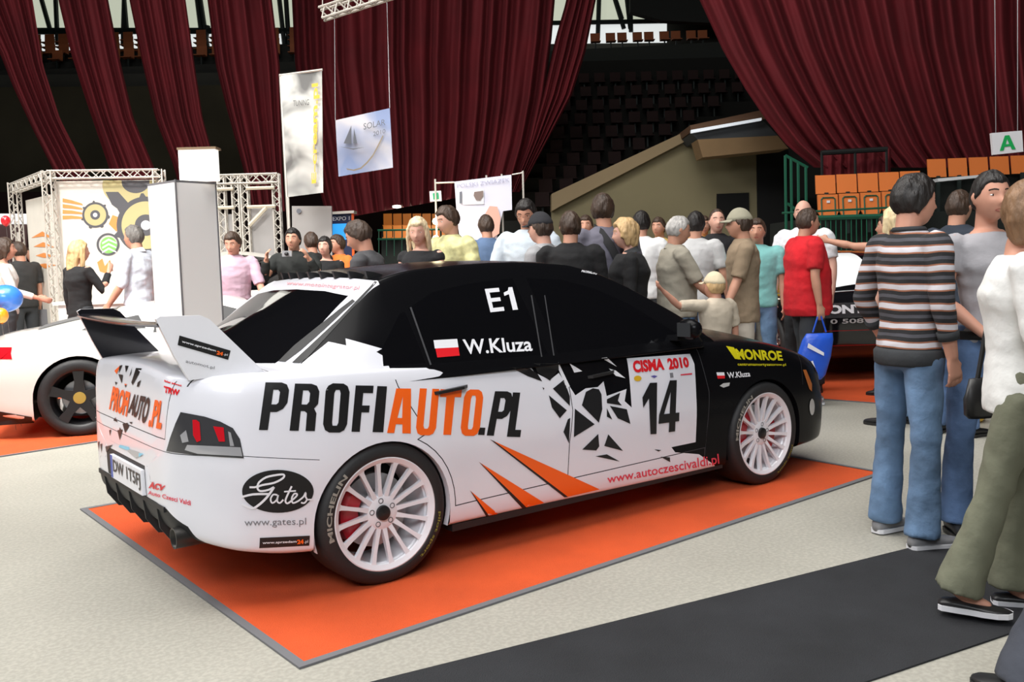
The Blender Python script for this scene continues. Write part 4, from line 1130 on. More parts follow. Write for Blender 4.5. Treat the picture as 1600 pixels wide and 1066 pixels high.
for p in (A_, B_, C_): child_truss(booth, up(p, 0.0), up(p, 2.76), 'truss_post', w=.12, r=.011)
child_truss(booth, up(B_, 2.71), up(C_, 2.71), w=.10, r=.011); child_truss(booth, up(A_, 2.68), up(B_, 2.70), w=.12, r=.011)
GPAN = mat('printed_panel', (0.74, 0.70, 0.62), 0.6, var=.1, vscale=1.5)
p0 = B_+FLAT*.14; p1 = C_+FLAT*.14
gp_ = MB(); gp_.prism([up(p0, .05), up(p1, .05), up(p1, 2.64), up(p0, 2.64)], FLAT*.03); gpan = adopt(gp_.build('graphic_panel', GPAN), booth)
gp_ = MB(); a1 = A_+SIDE*.15; b1 = B_-FLAT*.12+SIDE*-.0; gp_.prism([up(a1, .05), up(B_+FLAT*.3-SIDE*.05, .05), up(B_+FLAT*.3-SIDE*.05, 2.5), up(a1, 2.5)], SIDE*.03); adopt(gp_.build('graphic_panel', GPAN), booth)
GEARG = mat('gear_grey', (0.09, 0.09, 0.10), .5); GEARY = mat('gear_khaki', (0.52, 0.46, 0.22), .5); SWIRL = mat('swirl_orange', (.85, .30, .08), .5); GRN = mat('panel_green', (.22, .6, .12), .5)
def onpanel(u, v, dy=0.0):
    """traced point on the gear graphic wall"""
    n = np.cross((p1-p0), [0, 0, 1]); n /= np.linalg.norm(n); 
    if n @ FLAT > 0: n = -n
    d = ray(u, v); t = float((p0-CAM_POS) @ n)/float(d @ n); return CAM_POS+d*t+n*(.004+dy)
def pan_shape(m_, loops, dy, m):
    v, f = poly_curve_mesh(loops); m_.add([onpanel(a, b, dy) for a, b in v], f, m)
def ring(cx, cy, r1, r0=None, teeth=0, n=48):
    o = []
    for i in range(n):
        a = 2*PI*i/n; r = r1*(1.0 if not teeth else (1.08 if (i*teeth//n) % 2 == 0 and (i % 2 == 0 or True) and math.sin(a*teeth) > 0 else .96))
        o.append((cx+r*math.cos(a), cy+r*.98*math.sin(a)))
    L = [o]
    if r0: L.append([(cx+r0*math.cos(2*PI*i/n), cy+r0*math.sin(2*PI*i/n)) for i in range(n)])
    return L
def clipx(L, x1): return [[(min(x, x1), y) for x, y in l] for l in L]
m_ = MB(); GM = [GEARG, GEARY, SWIRL, GRN, VWHITE]
top = lambda L, y0=282: [[(min(x, 250), max(y, y0)) for x, y in l] for l in L]
pan_shape(m_, top([[(206+46*math.cos(t), 290+34*math.sin(t)) for t in np.linspace(0, 2*PI, 40)]]), .001, 1)
pan_shape(m_, top([[(212+22*math.cos(t), 284+18*math.sin(t)) for t in np.linspace(0, 2*PI, 30)]]), .002, 0)
for cx, cy, r in ((149, 336, 17), (228, 352, 38)):
    pan_shape(m_, top(ring(cx, cy, r*1.25, None, 14, 84)), .0015, 0); pan_shape(m_, top(ring(cx, cy, r*1.0)), .0025, 1); pan_shape(m_, top(ring(cx, cy, r*.45)), .0035, 0); pan_shape(m_, top(ring(cx, cy, r*.2)), .0045, 4)
pan_shape(m_, [[(165, 300), (185, 300), (205, 322), (240, 330), (240, 345), (200, 338), (175, 320)]], .0012, 0)
pan_shape(m_, ring(169, 382, 18, 14.5), .002, 0); pan_shape(m_, ring(170, 383, 13), .003, 3)
for k in range(3): pan_shape(m_, [[(160, 379+k*7), (170, 373+k*7), (182, 379+k*7), (182, 381+k*7), (170, 376+k*7), (160, 382+k*7)]], .004, 4)
pan_shape(m_, [[(176, 336), (192, 342), (196, 352), (182, 362), (170, 350)]], .0012, 2)
for k in range(4): pan_shape(m_, [[(98, 310+k*9), (112, 313+k*8), (128, 318+k*7), (130, 321+k*7), (112, 318+k*8), (98, 316+k*9)]], .0012, 2)
pan_shape(m_, [[(152, 410), (160, 404), (164, 416), (172, 406), (176, 422), (168, 428), (156, 424)]], .001, 2)
adopt(m_.build('printed_gears', GM), gpan)
# red, orange and grey splashes on the side panel
m_ = MB()
nS = -np.array([SIDE[0], SIDE[1], 0])
def onside(y, z): 
    q = a1+(B_+FLAT*.3-SIDE*.05-a1)*y; return np.array([q[0], q[1], z])-SIDE*.006
for k in range(4):
    pts = [onside(.12+.05*k, 1.95-.13*k), onside(.5, 2.02-.15*k), onside(.85, 1.9-.12*k), onside(.5, 1.95-.15*k)]; m_.poly(pts)
adopt(m_.build('printed_swirl', SWIRL), booth)
# table-like white counter and clutter inside the booth
for (uv, D, sz, z, nm, mt, lab) in (((64, 400), 13.6, (.22, .2, .16), .95, 'black_box', PLAST, 'small black box on the grey counter in the far left booth'),):
    p = fpt(*uv, D, 0)
    m_ = MB(); m_.box((-.45, -.3, 0), (.45, .3, .92)); o = m_.build('display_counter', mat('counter_grey', (.16, .16, .17), .6)); o.location = V(p); o.rotation_euler = (0, 0, HEAD); tag(o, 'dark grey counter inside the far left booth', 'counter')
    m_ = MB(); m_.box((-.22, -.15, 0), (.22, .15, .24)); o = m_.build(nm, mt); o.location = V(p)+Vector((0, 0, .92)); o.rotation_euler = (0, 0, HEAD); tag(o, lab, 'box')
p = fpt(160, 400, 11.95, 0)
m_ = MB(); m_.box((-.55, -.12, 0), (.95, .12, 1.02)); m_.box((-.6, -.16, 1.02), (1.0, .16, 1.06)); o = m_.build('reception_desk', mat('desk_white', (.85, .82, .80), .5)); o.location = V(p); o.rotation_euler = (0, 0, HEAD); tag(o, 'white reception desk in front of the gear graphic', 'desk')
# second truss frame behind the white column
b2 = thing('truss_stand', 'aluminium truss stand with grey panels behind the white column', 'booth', V(fpt(390, 400, 15.5, 0)))
for u in (352, 374, 388, 437): child_truss(b2, fpt(u, 400, 15.5, 0), fpt(u, 400, 15.5, 2.95), 'truss_post', w=.11, r=.014)
for z in (2.88,): child_truss(b2, fpt(346, 400, 15.5, z), fpt(441, 400, 15.5, z), w=.14, r=.016)
GREYP = mat('grey_panel', (.40, .38, .37), .7)
for u0, u1, z0, z1 in ((390, 434, .1, 2.42), (344, 370, .1, 2.32)):
    m_ = MB(); m_.prism([fpt(u0, 400, 15.55, z0), fpt(u1, 400, 15.55, z0), fpt(u1, 400, 15.55, z1), fpt(u0, 400, 15.55, z1)], FLAT*.03); adopt(m_.build('partition_panel', GREYP), b2)
m_ = MB()
for u0, u1 in ((390, 434), (344, 370)):
    m_.tube(fpt(u0, 400, 15.4, 2.42), fpt(u1, 400, 15.4, 2.42), .03, 6); m_.tube(fpt(u0, 400, 15.4, 2.72), fpt(u1, 400, 15.4, 2.72), .03, 6)
m_.tube(fpt(392, 400, 15.4, 2.12), fpt(420, 400, 15.4, 2.4), .035, 6)
adopt(m_.build('cross_rail', mat('cream_rail', (.7, .62, .48), .5)), b2)
# truss piece hanging at the top
m_ = MB(); truss(m_, atv(502, 22, 15), atv(640, -22, 15), w=.17, r=.02, seg=14)
for u in (502, 530): m_.tube(atv(u+2, 12-(u-502)*.3, 15), atv(u+2, -80, 15), .008, 5)
tag(m_.build('hanging_truss', ALU), 'short piece of grey lighting truss hanging at the top before the wide curtain', 'truss')

# white column and lit sign ----------------------------------------------
WBOARD = mat('white_board', (0.86, 0.86, 0.85), 0.5)
col = thing('white_display_column', 'tall white display column of two panels behind the rally car wing', 'column', (0, 0, 0))
K0 = fpt(237, 400, 7.75, 0); K1 = fpt(281, 400, 7.45, 0); K2 = fpt(343, 400, 7.75, 0); zt = 2.10
for a, b in ((K0, K1), (K1, K2)):
    d = (b-a)/np.linalg.norm(b-a); nn = np.array([-d[1], d[0], 0]); nn = nn if nn @ FLAT > 0 else -nn
    m_ = MB(); m_.prism([up(a+d*.006, .0), up(b-d*.004, .0), up(b-d*.004, zt), up(a+d*.006, zt)], nn*.025); m_.build('panel', WBOARD, col)
    m_ = MB(); m_.prism([up(a, zt), up(b, zt), up(b, zt+.018), up(a, zt+.018)], nn*.03); m_.build('top_rail', EDGE, col)
m_ = MB(); K3 = K0+K2-K1
m_.prism([up(K0, 0), up(K3, 0), up(K3, zt), up(K0, zt)], FLAT*.02); m_.build('panel', WBOARD, col)
m_ = MB(); m_.tube(up(K1-FLAT*.004, 0), up(K1-FLAT*.004, zt+.02), .008, 8); m_.tube(up(K2, 0), up(K2, zt+.02), .008, 8); m_.build('corner_profile', EDGE, col)
lb = thing('lit_sign_box', 'glowing white box sign standing on top of the white column', 'sign')
m_ = MB(); m_.prism([fpt(281, 285, 7.62, zt+.022), fpt(338, 285, 7.62, zt+.022), fpt(338, 285, 7.62, zt+.27), fpt(281, 285, 7.62, zt+.27)], FLAT*.10); m_.build('light_panel', mat('lit_acrylic', (.9, .9, .85), .4, emit=(1, .97, .88), estr=1.3), lb)
m_ = MB(); m_.prism([fpt(279, 285, 7.60, zt+.27), fpt(340, 285, 7.60, zt+.27), fpt(340, 285, 7.60, zt+.288), fpt(279, 285, 7.60, zt+.288)], FLAT*.14); m_.build('top_frame', mat('brown_frame', (.25, .17, .10), .5), lb)

# posters -------------------------------------------------------------------
def poster(name, q, D, base, label, cat='banner', nx=10, ny=14, wave=.04):
    v = []; f = []
    for i in range(ny+1):
        for j in range(nx+1):
            s, t = j/nx, i/ny; u_, v_ = bilin(q, s, t)
            v.append(atv(u_, v_, D+wave*math.sin(3*s+5*t)*math.sin(PI*s)+wave*.5*math.sin(9*t)))
    for i in range(ny):
        for j in range(nx): f.append((i*(nx+1)+j, i*(nx+1)+j+1, (i+1)*(nx+1)+j+1, (i+1)*(nx+1)+j))
    o = mesh_obj(name, v, f, base); tag(o, label, cat); 
    B_ = BVHTree.FromPolygons([tuple(map(float, p)) for p in v], f); return o, B_
def banner_mat(name, kind):
    m = mat(name, (.5, .5, .5), .6); nt = m.node_tree; b = nt.nodes['Principled BSDF']
    tc = nt.nodes.new('ShaderNodeTexCoord'); n = nt.nodes.new('ShaderNodeTexNoise'); n.inputs['Detail'].default_value = 3
    n.inputs['Scale'].default_value = 1.6 if kind == 'grey' else .9; n.inputs['Distortion'].default_value = .6
    rp = nt.nodes.new('ShaderNodeValToRGB'); e = rp.color_ramp.elements
    if kind == 'grey':
        e[0].position = .40; e[0].color = (.16, .16, .155, 1); e[1].position = .60; e[1].color = (.72, .72, .68, 1)
    else:
        e[0].position = .38; e[0].color = (.30, .38, .62, 1); e[1].position = .6; e[1].color = (.72, .70, .74, 1)
    nt.links.new(tc.outputs['Object'], n.inputs['Vector']); nt.links.new(n.outputs['Fac'], rp.inputs[0]); nt.links.new(rp.outputs[0], b.inputs['Base Color'])
    return m
q = [(450, 308), (505, 301), (503, 110), (438, 118)]
ban, bb = poster('hanging_banner', q, 14, banner_mat('grey_print', 'grey'), 'tall grey printed banner with yellow vertical lettering')
YEL = mat('banner_yellow', (.85, .50, .03), .5)
v, f = text_2d('E-cream.pl', .03); tq = [(488, 287), (497, 287), (499, 128), (487, 128)]
pts = []
for a, b in v:
    s, t = 1-b, a; u_, v_ = bilin([(487, 287), (496, 286), (500, 129), (487, 131)], s, t); pts.append(atv(u_, v_, 13.93))
adopt(mesh_obj('vertical_lettering', pts, f, YEL, None, False), ban)
def flat_px(name, loops, D, m, parent=None, v=None, f=None):
    if v is None: v, f = poly_curve_mesh(loops)
    o = mesh_obj(name, [atv(a, b, D) for a, b in v], f, m, None, False)
    if parent is not None: adopt(o, parent)
    return o
def flat_text(s, q, D, m, name, parent=None, bold=.0):
    v, f = text_2d(s, bold); return flat_px(name, None, D, m, parent, [tuple(bilin(q, a, b)) for a, b in v], f)
flat_text('TUNING', [(458, 166), (483, 164), (483, 155), (458, 157)], 13.94, mat('banner_line', (.10, .10, .10), .6), 'lettering', ban)
m_ = MB(); m_.tube(fpt(449, 300, 14.05, 0), atv(438, 116, 14.05), .02, 6); m_.tube(atv(437, 118, 14.02), atv(504, 109, 14.02), .018, 6); m_.tube(atv(450, 308, 14.02), fpt(452, 400, 14.02, 0), .02, 6)
tag(m_.build('banner_pole', ALU), 'thin metal pole holding the tall grey banner', 'pole')
q = [(529, 276), (614, 262), (609, 169), (524, 188)]
pos2, _b = poster('hanging_poster', q, 16, banner_mat('pale_blue_print', 'blue'), 'square pale blue and white poster with sail drawing hanging before the wide curtain', wave=.02)
SLATE = mat('slate_ink', (.16, .17, .2), .6)
flat_text('SOLAR', [(568, 203), (602, 195), (602, 186), (568, 193)], 15.93, SLATE, 'lettering', pos2)
flat_text('2010', [(583, 213), (602, 208), (602, 201), (583, 206)], 15.93, SLATE, 'lettering', pos2)
flat_px('boat_drawing', [[(530, 229), (552, 232), (570, 230), (552, 234)], [(537, 224), (549, 196), (549, 225)], [(552, 224), (553, 200), (558, 224)]], 15.93, SLATE, pos2)
v = []; 
arc = [(541, 264), (552, 266), (563, 263), (573, 254), (582, 243), (590, 228), (598, 212)]
L = [(x, y-1) for x, y in arc]+[(x+1.2, y+1.2) for x, y in arc[::-1]]
flat_px('curved_line', [L], 15.93, mat('tan_ink', (.35, .28, .2), .6), pos2)
m_ = MB(); m_.tube(atv(609, 169, 16), atv(603, -60, 16), .006, 4); m_.tube(atv(524, 188, 16), atv(522, -60, 16), .006, 4); adopt(m_.build('hanging_cord', STEEL), pos2)
# third poster on its pole frame
fr = thing('poster_frame', 'thin pole frame with a large white poster behind the man in the olive shirt', 'display', V(fpt(740, 400, 13, 0)))
m_ = MB()
for u, v in ((680, 280), (760, 274), (784, 272), (817, 267)): m_.tube(fpt(u+2, 400, 13, 0), atv(u, v, 13), .014, 6)
m_.tube(atv(680, 286, 13), atv(710, 285, 13), .012, 6); m_.tube(atv(800, 273, 13), atv(817, 270, 13), .01, 6); adopt(m_.build('pole_frame', ALU), fr)
m_ = MB(); slab(m_, [(710, 284), (799, 273), (800, 328), (786, 330), (770, 400), (722, 400), (714, 340)], 12.9, .02); adopt(m_.build('poster_sheet', mat('lilac_white', (.72, .72, .84), .6)), fr)
adopt(flat_text('POLSKI ZWIAZEK', [(714, 294), (796, 284), (796, 278), (714, 288)], 12.88, mat('pale_ink', (.42, .42, .55), .6), 'lettering'), fr)
adopt(flat_px('blank_area', [[(716, 302), (740, 298), (756, 296), (756, 319), (724, 320)]], 12.885, VWHITE), fr)
adopt(flat_px('crest', [[(741, 300), (755, 298), (755, 306), (750, 313), (744, 313), (740, 306)]], 12.87, mat('crest_brown', (.22, .16, .14), .6)), fr)
adopt(flat_px('printed_face', [[(757, 336), (765, 322), (777, 323), (782, 340), (780, 365), (770, 372), (758, 360)]], 12.87, mat('print_pink', (.75, .42, .33), .6)), fr)
adopt(flat_px('dark_strip', [[(718, 300), (722, 299), (722, 318), (718, 318)]], 12.87, SLATE), fr)
es = board('exit_sign', [(671, 299), (689, 298), (690, 314), (672, 315)], 13.2, .05, [VWHITE]); tag(es, 'small white and green exit sign on a thin pole', 'sign')
adopt(flat_px('green_mark', [[(676, 302), (685, 301), (686, 311), (677, 312)]], 13.19, mat('exit_green', (.02, .35, .15), .5)), es)
for k, (v_, w_) in enumerate(((346, 'upper'), (373, 'lower'))):
    o = bpy.data.objects.new('spot_bulb', None); bpy.data.objects.remove(o)
    m_ = MB(); c = atv(681, v_, 12.95); n = 10
    m_.lathe([(.001, -.05), (.035, -.035), (.05, 0), (.035, .035), (.001, .05)], 14, 'z', c); tag(m_.build('spot_bulb', mat('warm_bulb', (1, .8, .5), .4, emit=(1, .80, .45), estr=6), None, True), 'glowing warm bulb on the thin pole, the %s one' % w_, 'lamp')
m_ = MB(); m_.lathe([(.001, -.05), (.12, -.03), (.12, .03), (.001, .05)], 14, 'z', atv(620, 323, 26)); tag(m_.build('ceiling_spot', mat('lamp_white', (1, .9, .8), .4, emit=(1, .9, .75), estr=3), None, True), 'small white lamp glowing above the distant orange seats', 'lamp')
def bulb(name, loc, w, c, r):
    l = bpy.data.lights.new(name, 'POINT'); l.energy = w; l.color = c; l.shadow_soft_size = r
    o = bpy.data.objects.new(name, l); COL.objects.link(o); o.location = loc
bulb('distant_spot_light', V(atv(650, 318, 27.5)), 110, (1, .85, .65), .3)
bulb('thin_pole_light', V(atv(681, 346, 12.8)), 14, (1, .8, .5), .06)
# partition, screen
part_ = board('partition_wall', [(456, 322), (518, 322), (520, 480), (458, 480)], 15, .06, [GREYP]); tag(part_, 'light grey partition wall right of the truss stand', 'partition')
adopt(flat_px('round_logo', [[(467+4*math.cos(t), 330+4*math.sin(t)) for t in np.linspace(0, 6, 10)]], 14.98, SLATE), part_)
tvs = thing('information_kiosk', 'blue screen kiosk beside the grey partition', 'screen', V(fpt(534, 400, 15.3, 0)))
adopt(board('kiosk_body', [(518, 332), (551, 331), (553, 480), (518, 480)], 15.3, .12, [mat('navy_body', (.01, .02, .08), .4)]), tvs)
adopt(flat_px('screen', [[(519, 350), (549, 349), (550, 374), (519, 376)]], 15.27, mat('blue_screen', (.03, .3, .7), .3, emit=(.03, .35, .85), estr=.9)), tvs)
adopt(flat_text('EXPO 1', [(520, 345), (546, 344), (546, 338), (520, 339)], 15.27, VWHITE, 'lettering'), tvs)
adopt(flat_px('orange_strip', [[(549, 334), (553, 334), (554, 400), (550, 400)]], 15.29, ORANGE), tvs)
adopt(board('kiosk_top', [(516, 331), (553, 329), (553, 333), (517, 335)], 15.2, .3, [ALU]), tvs)
# white fascia and balloons at far left
fa = board('white_fascia', [(-60, 334), (42, 334), (42, 350), (-60, 350)], 14.9, .3, [VWHITE]); tag(fa, 'white fascia board of a stall at the far left edge', 'board')
m_ = MB(); m_.tube(fpt(28, 400, 15, 0), fpt(28, 350, 15, 2.1), .03, 6); m_.tube(fpt(-50, 400, 15, 0), fpt(-50, 350, 15, 2.1), .03, 6); adopt(m_.build('fascia_post', ALU), fa)
stl = board('stall_backdrop', [(-60, 350), (42, 350), (42, 520), (-60, 520)], 15.6, .1, [mat('stall_dark', (.05, .02, .02), .8)]); tag(stl, 'dark backdrop under the white fascia at far left', 'partition')
def balloon(u, v, D, r, col, label, stretch=1.15):
    m_ = MB(); c = atv(u, v, D); n = 14
    prof = [(max(r*math.sin(PI*i/n), .0008), -r*stretch*math.cos(PI*i/n)*(1.05 if i < n/2 else 1)) for i in range(n+1)]
    m_.lathe(prof, 24, 'z', c); m_.lathe([(.001, -r*stretch*1.03), (.02, -r*stretch*1.12), (.001, -r*stretch*1.13)], 8, 'z', c)
    o = m_.build('balloon', mat('balloon_'+col[0], col[1], .25, coat=.5), None, True); tag(o, label, 'balloon')
    s = MB(); s.tube(c-np.array([0, 0, r*stretch*1.1]), np.array([c[0]+.05, c[1], .004]), .002, 4); s.build('string', STEEL, o)
balloon(9, 466, 8.6, .145, ('blue', (.05, .22, .80)), 'blue balloon at the left edge above the white sports car', .85)
balloon(2, 493, 8.4, .06, ('orange', (.95, .35, .02)), 'orange balloon just below the blue one at the left edge')
balloon(9, 345, 11.5, .055, ('red', (.8, .02, .03)), 'small red balloon before the white fascia at far left')
# ================================================================== the other cars
def gh_fn(zb, yb0):
    def fn(yr, zr, zc):
        z0 = min(zb, zr-.03); a = np.array([yb0, z0]); b = np.array([yr, zr])
        return [(0, z0-.05), (yb0*.5, z0-.05), (yb0-.03, z0-.03), tuple(a), tuple((3*a+b)/4+np.array([.012, 0])), tuple((a+b)/2+np.array([.016, 0])), tuple((a+3*b)/4+np.array([.01, 0])),
                (yr+.008, zr-.012), (yr-.012, zr+.006), (yr-.05, zr+.2*(zc-zr)+.002), (yr*.66, zr+.62*(zc-zr)), (yr*.33, zr+.9*(zc-zr)), (0, zc)]
    return fn
def simple_car(name, label, tab, gtab, gzb, gyb, wb, wr, wz, paint, wins, screens, loc, rz, spoke_mat, cap_mat, nsp=5, glass=TINT, tw=.80, spoke_w=.02):
    car = thing(name, label, 'car')
    v, f = body_loft(tab, .05, 3); bm = to_bm(v, f)
    AA = [arc_pts(x, wz, wr+.03, 0, 180, 18)+[(x-wr-.03, -.1), (x+wr+.03, -.1)] for x in (0, wb)]
    for A in AA: cut(bm, A, 1, lambda c: abs(c.y) > tw*.72)
    kill = [q for q in bm.faces if abs(q.calc_center_median().y) > tw*.74 and any(in_poly(q.calc_center_median().x, q.calc_center_median().z, A) for A in AA)]
    bmesh.ops.delete(bm, geom=kill, context='FACES')
    bm_obj('body_shell', bm, paint, car, True)
    B1 = BVHTree.FromPolygons([tuple(map(float, p)) for p in v], f)
    v, f = body_loft(gtab, .05, 3, gh_fn(gzb, gyb)); bm = to_bm(v, f)
    B2 = BVHTree.FromPolygons([tuple(map(float, p)) for p in v], f)
    for w_ in wins: cut(bm, w_, 1, lambda c: abs(c.y) > .5)
    for s_, lo, hi in screens: cut(bm, s_, 0, lambda c: lo < c.x < hi)
    edge = lambda x: np.interp(x, [g[0] for g in gtab], [g[2] for g in gtab])
    bk = {}
    for q in bm.faces:
        c = q.calc_center_median(); k = 'cabin_roof'
        if c.z < edge(c.x)-.012 and abs(c.y) > .5:
            for i, w_ in enumerate(wins):
                if in_poly(c.x, c.z, w_): k = 'w%d%s' % (i, 'R' if c.y < 0 else 'L')
        else:
            for i, (s_, lo, hi) in enumerate(screens):
                if lo < c.x < hi and in_poly(c.y, c.z, s_): k = 's%d' % i
        bk.setdefault(k, []).append((q, 1 if k != 'cabin_roof' else 0))
    bm.verts.index_update(); nm = {}
    for k in bk: nm[k] = 'side_window' if k[0] == 'w' else ('windscreen' if k[0] == 's' else k)
    split_build(bm, bk, [paint, glass], nm, car)
    for s in (-1, 1):
        for x in (0, wb):
            m_ = MB(); r = wr+.03; n = 20; vv = []
            for i in range(n+1):
                a = math.radians(-5+190*i/n); X = x+r*math.cos(a); Z = wz+r*math.sin(a)
                h = B1.ray_cast(Vector((X, s*2.5, Z)), Vector((0, -s, 0)))[0]; y = h.y if h else s*tw
                vv += [(X, y, Z), (X, s*tw*.7, Z)]
            vv.append((x, s*tw*.7, wz))
            ff = [(i*2, i*2+1, i*2+3, i*2+2) for i in range(n)]+[(i*2+1, i*2+3, len(vv)-1) for i in range(n)]
            mesh_obj('wheel_arch_liner', vv, ff, PLAST, car)
    m_ = MB(); R = wr*.70
    m_.lathe([(R, -.10), (R+.012, -.108), (R+.012, -.10), (R-.02, -.06), (R-.03, .08)], 40, 'y'); m_.lathe([(.055, -.085), (.05, -.095), (.001, -.097)], 20, 'y', m=1)
    m_.lathe([(.15, -.02), (.15, 0), (.001, 0)], 24, 'y', m=2)
    for i in range(nsp):
        a = 2*PI*i/nsp+.3; ca, sa = math.cos(a), math.sin(a); pt = lambda r, t, y: (r*ca-t*sa, y, r*sa+t*ca); vv = []
        for r, w, yo, yi in ((.04, spoke_w*1.5, -.09, -.05), (R*.6, spoke_w, -.098, -.07), (R, spoke_w*1.3, -.104, -.08)): vv += [pt(r, -w, yo), pt(r, w, yo), pt(r, w, yi), pt(r, -w, yi)]
        m_.add(vv, [(q*4+j, q*4+(j+1) % 4, q*4+4+(j+1) % 4, q*4+4+j) for q in range(2) for j in range(4)])
    w = m_.build('wheel', [spoke_mat, cap_mat, STEEL], None, auto=35)
    t_ = MB(); t_.lathe([(R+.005, -.10), (R+.02, -.118), (wr*.9, -.118), (wr*.985, -.10), (wr, -.06), (wr, .07), (wr*.98, .11), (R, .10)], 56, 'y'); t_.build('tyre', RUBBER, w, True)
    for i, (x, s) in enumerate(((0, -1), (wb, -1), (0, 1), (wb, 1))):
        q = w if i == 0 else copy_tree(w)
        q.parent = car; q.location = (x, s*tw, wr)
        if s > 0: q.rotation_euler = (0, 0, PI)
    car.location = loc; car.rotation_euler = (0, 0, rz)
    return car, B1, B2
def patch(name, loops, ax, B, m, car, frm, off=.005, step=.05):
    """surface patch on a car: loops in the plane seen along axis ax, projected from the side frm"""
    v, f = poly_curve_mesh(loops); v, f = grid_split(v, f, step); out = []
    for a, b in v:
        if ax == 1: o = Vector((a, frm*3, b)); d = Vector((0, -frm, 0))
        elif ax == 0: o = Vector((frm*6, a, b)); d = Vector((-frm, 0, 0))
        else: o = Vector((a, b, 3)); d = Vector((0, 0, -1))
        h, n = B.ray_cast(o, d)[:2]
        if h is None: h = o+d*2.2; n = -d
        if n.dot(d) > 0: n = -n
        out.append(h+n*off)
    return mesh_obj(name, out, f, m, car)
PEARL = mat('pearl_white_paint', (0.74, 0.73, 0.68), 0.28, coat=.8)
GT = [(-.80, .66, .34, .70, .72), (-.77, .80, .28, .78, .81), (-.72, .86, .24, .82, .855), (-.6, .90, .2, .845, .89), (-.3, .945, .15, .875, .93), (0, .955, .14, .885, .95), (.4, .95, .13, .86, .95), (.8, .935, .13, .82, .90),
      (1.5, .93, .12, .79, .85), (2.2, .945, .12, .78, .82), (2.56, .95, .12, .76, .79), (2.9, .93, .12, .68, .71), (3.2, .87, .13, .56, .61), (3.4, .76, .14, .47, .52), (3.48, .60, .16, .42, .46)]
GG = [(-.62, .66, .80, .84), (-.3, .64, .90, .945), (0, .62, .97, 1.01), (.4, .60, 1.055, 1.09), (.8, .585, 1.115, 1.145), (1.1, .58, 1.13, 1.165), (1.35, .59, 1.10, 1.145), (1.7, .64, .98, 1.04), (2.0, .70, .87, .93), (2.3, .76, .76, .82)]
LW = [[(.62, .86), (.66, 1.03), (.95, 1.085), (1.25, 1.07), (1.55, .98), (1.95, .84)], [(-.02, .88), (.10, .95), (.50, 1.02), (.56, .90)]]
gal, LB, LG = simple_car('sports_car', 'low pearl white sports car with black wheels on the orange carpet at left', GT, GG, .80, .80, 2.56, .335, .335, PEARL, LW,
                         [([(-.60, .84), (-.52, 1.09), (0, 1.13), (.52, 1.09), (.60, .84)], 1.3, 2.4)], (.19, 5.13, .0), math.radians(-18),
                         mat('wheel_black', (.006, .006, .007), .4, coat=.1), mat('cap_gold', (.5, .35, .08), .4, metal=.6), 5, tw=.84, spoke_w=.035)
patch('tail_lamp', [[(-.90, .70), (-.52, .72), (-.52, .80), (-.70, .82), (-.88, .80)]], 0, LB, LAMPRED, gal, -1)
patch('tail_lamp', [[(.90, .70), (.52, .72), (.52, .80), (.70, .82), (.88, .80)]], 0, LB, LAMPRED, gal, -1)
patch('tail_lamp', [[(-.80, .72), (-.60, .70), (-.50, .78), (-.62, .805), (-.80, .80)]], 1, LB, LAMPRED, gal, -1)
patch('rear_vent', [[(-.84, .50), (.84, .50), (.86, .68), (-.86, .68)]], 0, LB, PLAST, gal, -1)
patch('rear_diffuser', [[(-.80, .20), (.80, .20), (.84, .34), (-.84, .34)]], 0, LB, PLAST, gal, -1)
patch('side_skirt', [[(-.75, .13), (-.38, .13), (-.38, .20), (-.78, .30)]], 1, LB, PLAST, gal, -1)
patch('engine_vent', [[(-.35, -.45), (.30, -.42), (.30, .42), (-.35, .45)]], 2, LG, mat('vent_grey', (.12, .12, .12), .5), gal, -1)
m_ = MB(); m_.lathe([(.05, -.86), (.05, -.7), (.001, -.7)], 16, 'x', (0, -.62, .27)); m_.lathe([(.05, -.86), (.05, -.7), (.001, -.7)], 16, 'x', (0, .62, .27)); m_.build('exhaust_pipe', CHROME, gal, True)
# white hatch behind
HT = [(-.78, .60, .4, .70, .72), (-.76, .76, .3, .86, .9), (-.70, .83, .26, .97, 1.0), (-.5, .88, .22, 1.0, 1.03), (0, .91, .2, 1.02, 1.05), (1.0, .91, .2, 1.0, 1.03), (2.0, .91, .2, .98, 1.03), (2.6, .91, .2, .94, 1.0), (3.1, .86, .22, .82, .9), (3.35, .74, .25, .7, .76), (3.42, .55, .3, .6, .64)]
HG = [(-.74, .66, 1.06, 1.10), (-.6, .64, 1.38, 1.42), (-.4, .62, 1.58, 1.62), (.4, .60, 1.66, 1.70), (1.2, .60, 1.64, 1.69), (1.5, .62, 1.54, 1.60), (1.9, .68, 1.30, 1.36), (2.3, .75, 1.03, 1.10), (2.5, .78, .90, .97)]
HW = [[(-.35, 1.08), (-.30, 1.42), (-.2, 1.52), (.45, 1.57), (.48, 1.06)], [(.56, 1.06), (.54, 1.575), (1.25, 1.56), (1.5, 1.46), (2.05, 1.10), (2.05, 1.05)]]
h_loc = fpt(296, 400, 15.4, 0); 
hat, HB, HGB = simple_car('parked_car', 'tall white car with dark windows partly hidden behind the man in the pink shirt', HT, HG, .98, .84, 2.6, .33, .33, mat('cream_white_paint', (.80, .76, .68), .3, coat=.6), HW,
                          [([(-.66, 1.10), (-.56, 1.55), (0, 1.63), (.56, 1.55), (.66, 1.10)], 1.4, 2.5), ([(-.6, 1.12), (-.54, 1.5), (.54, 1.5), (.6, 1.12)], -.8, -.45)],
                          (h_loc[0], h_loc[1], 0), math.atan2(SIDE[1], SIDE[0])-math.radians(38), CHROME, CHROME, 7)
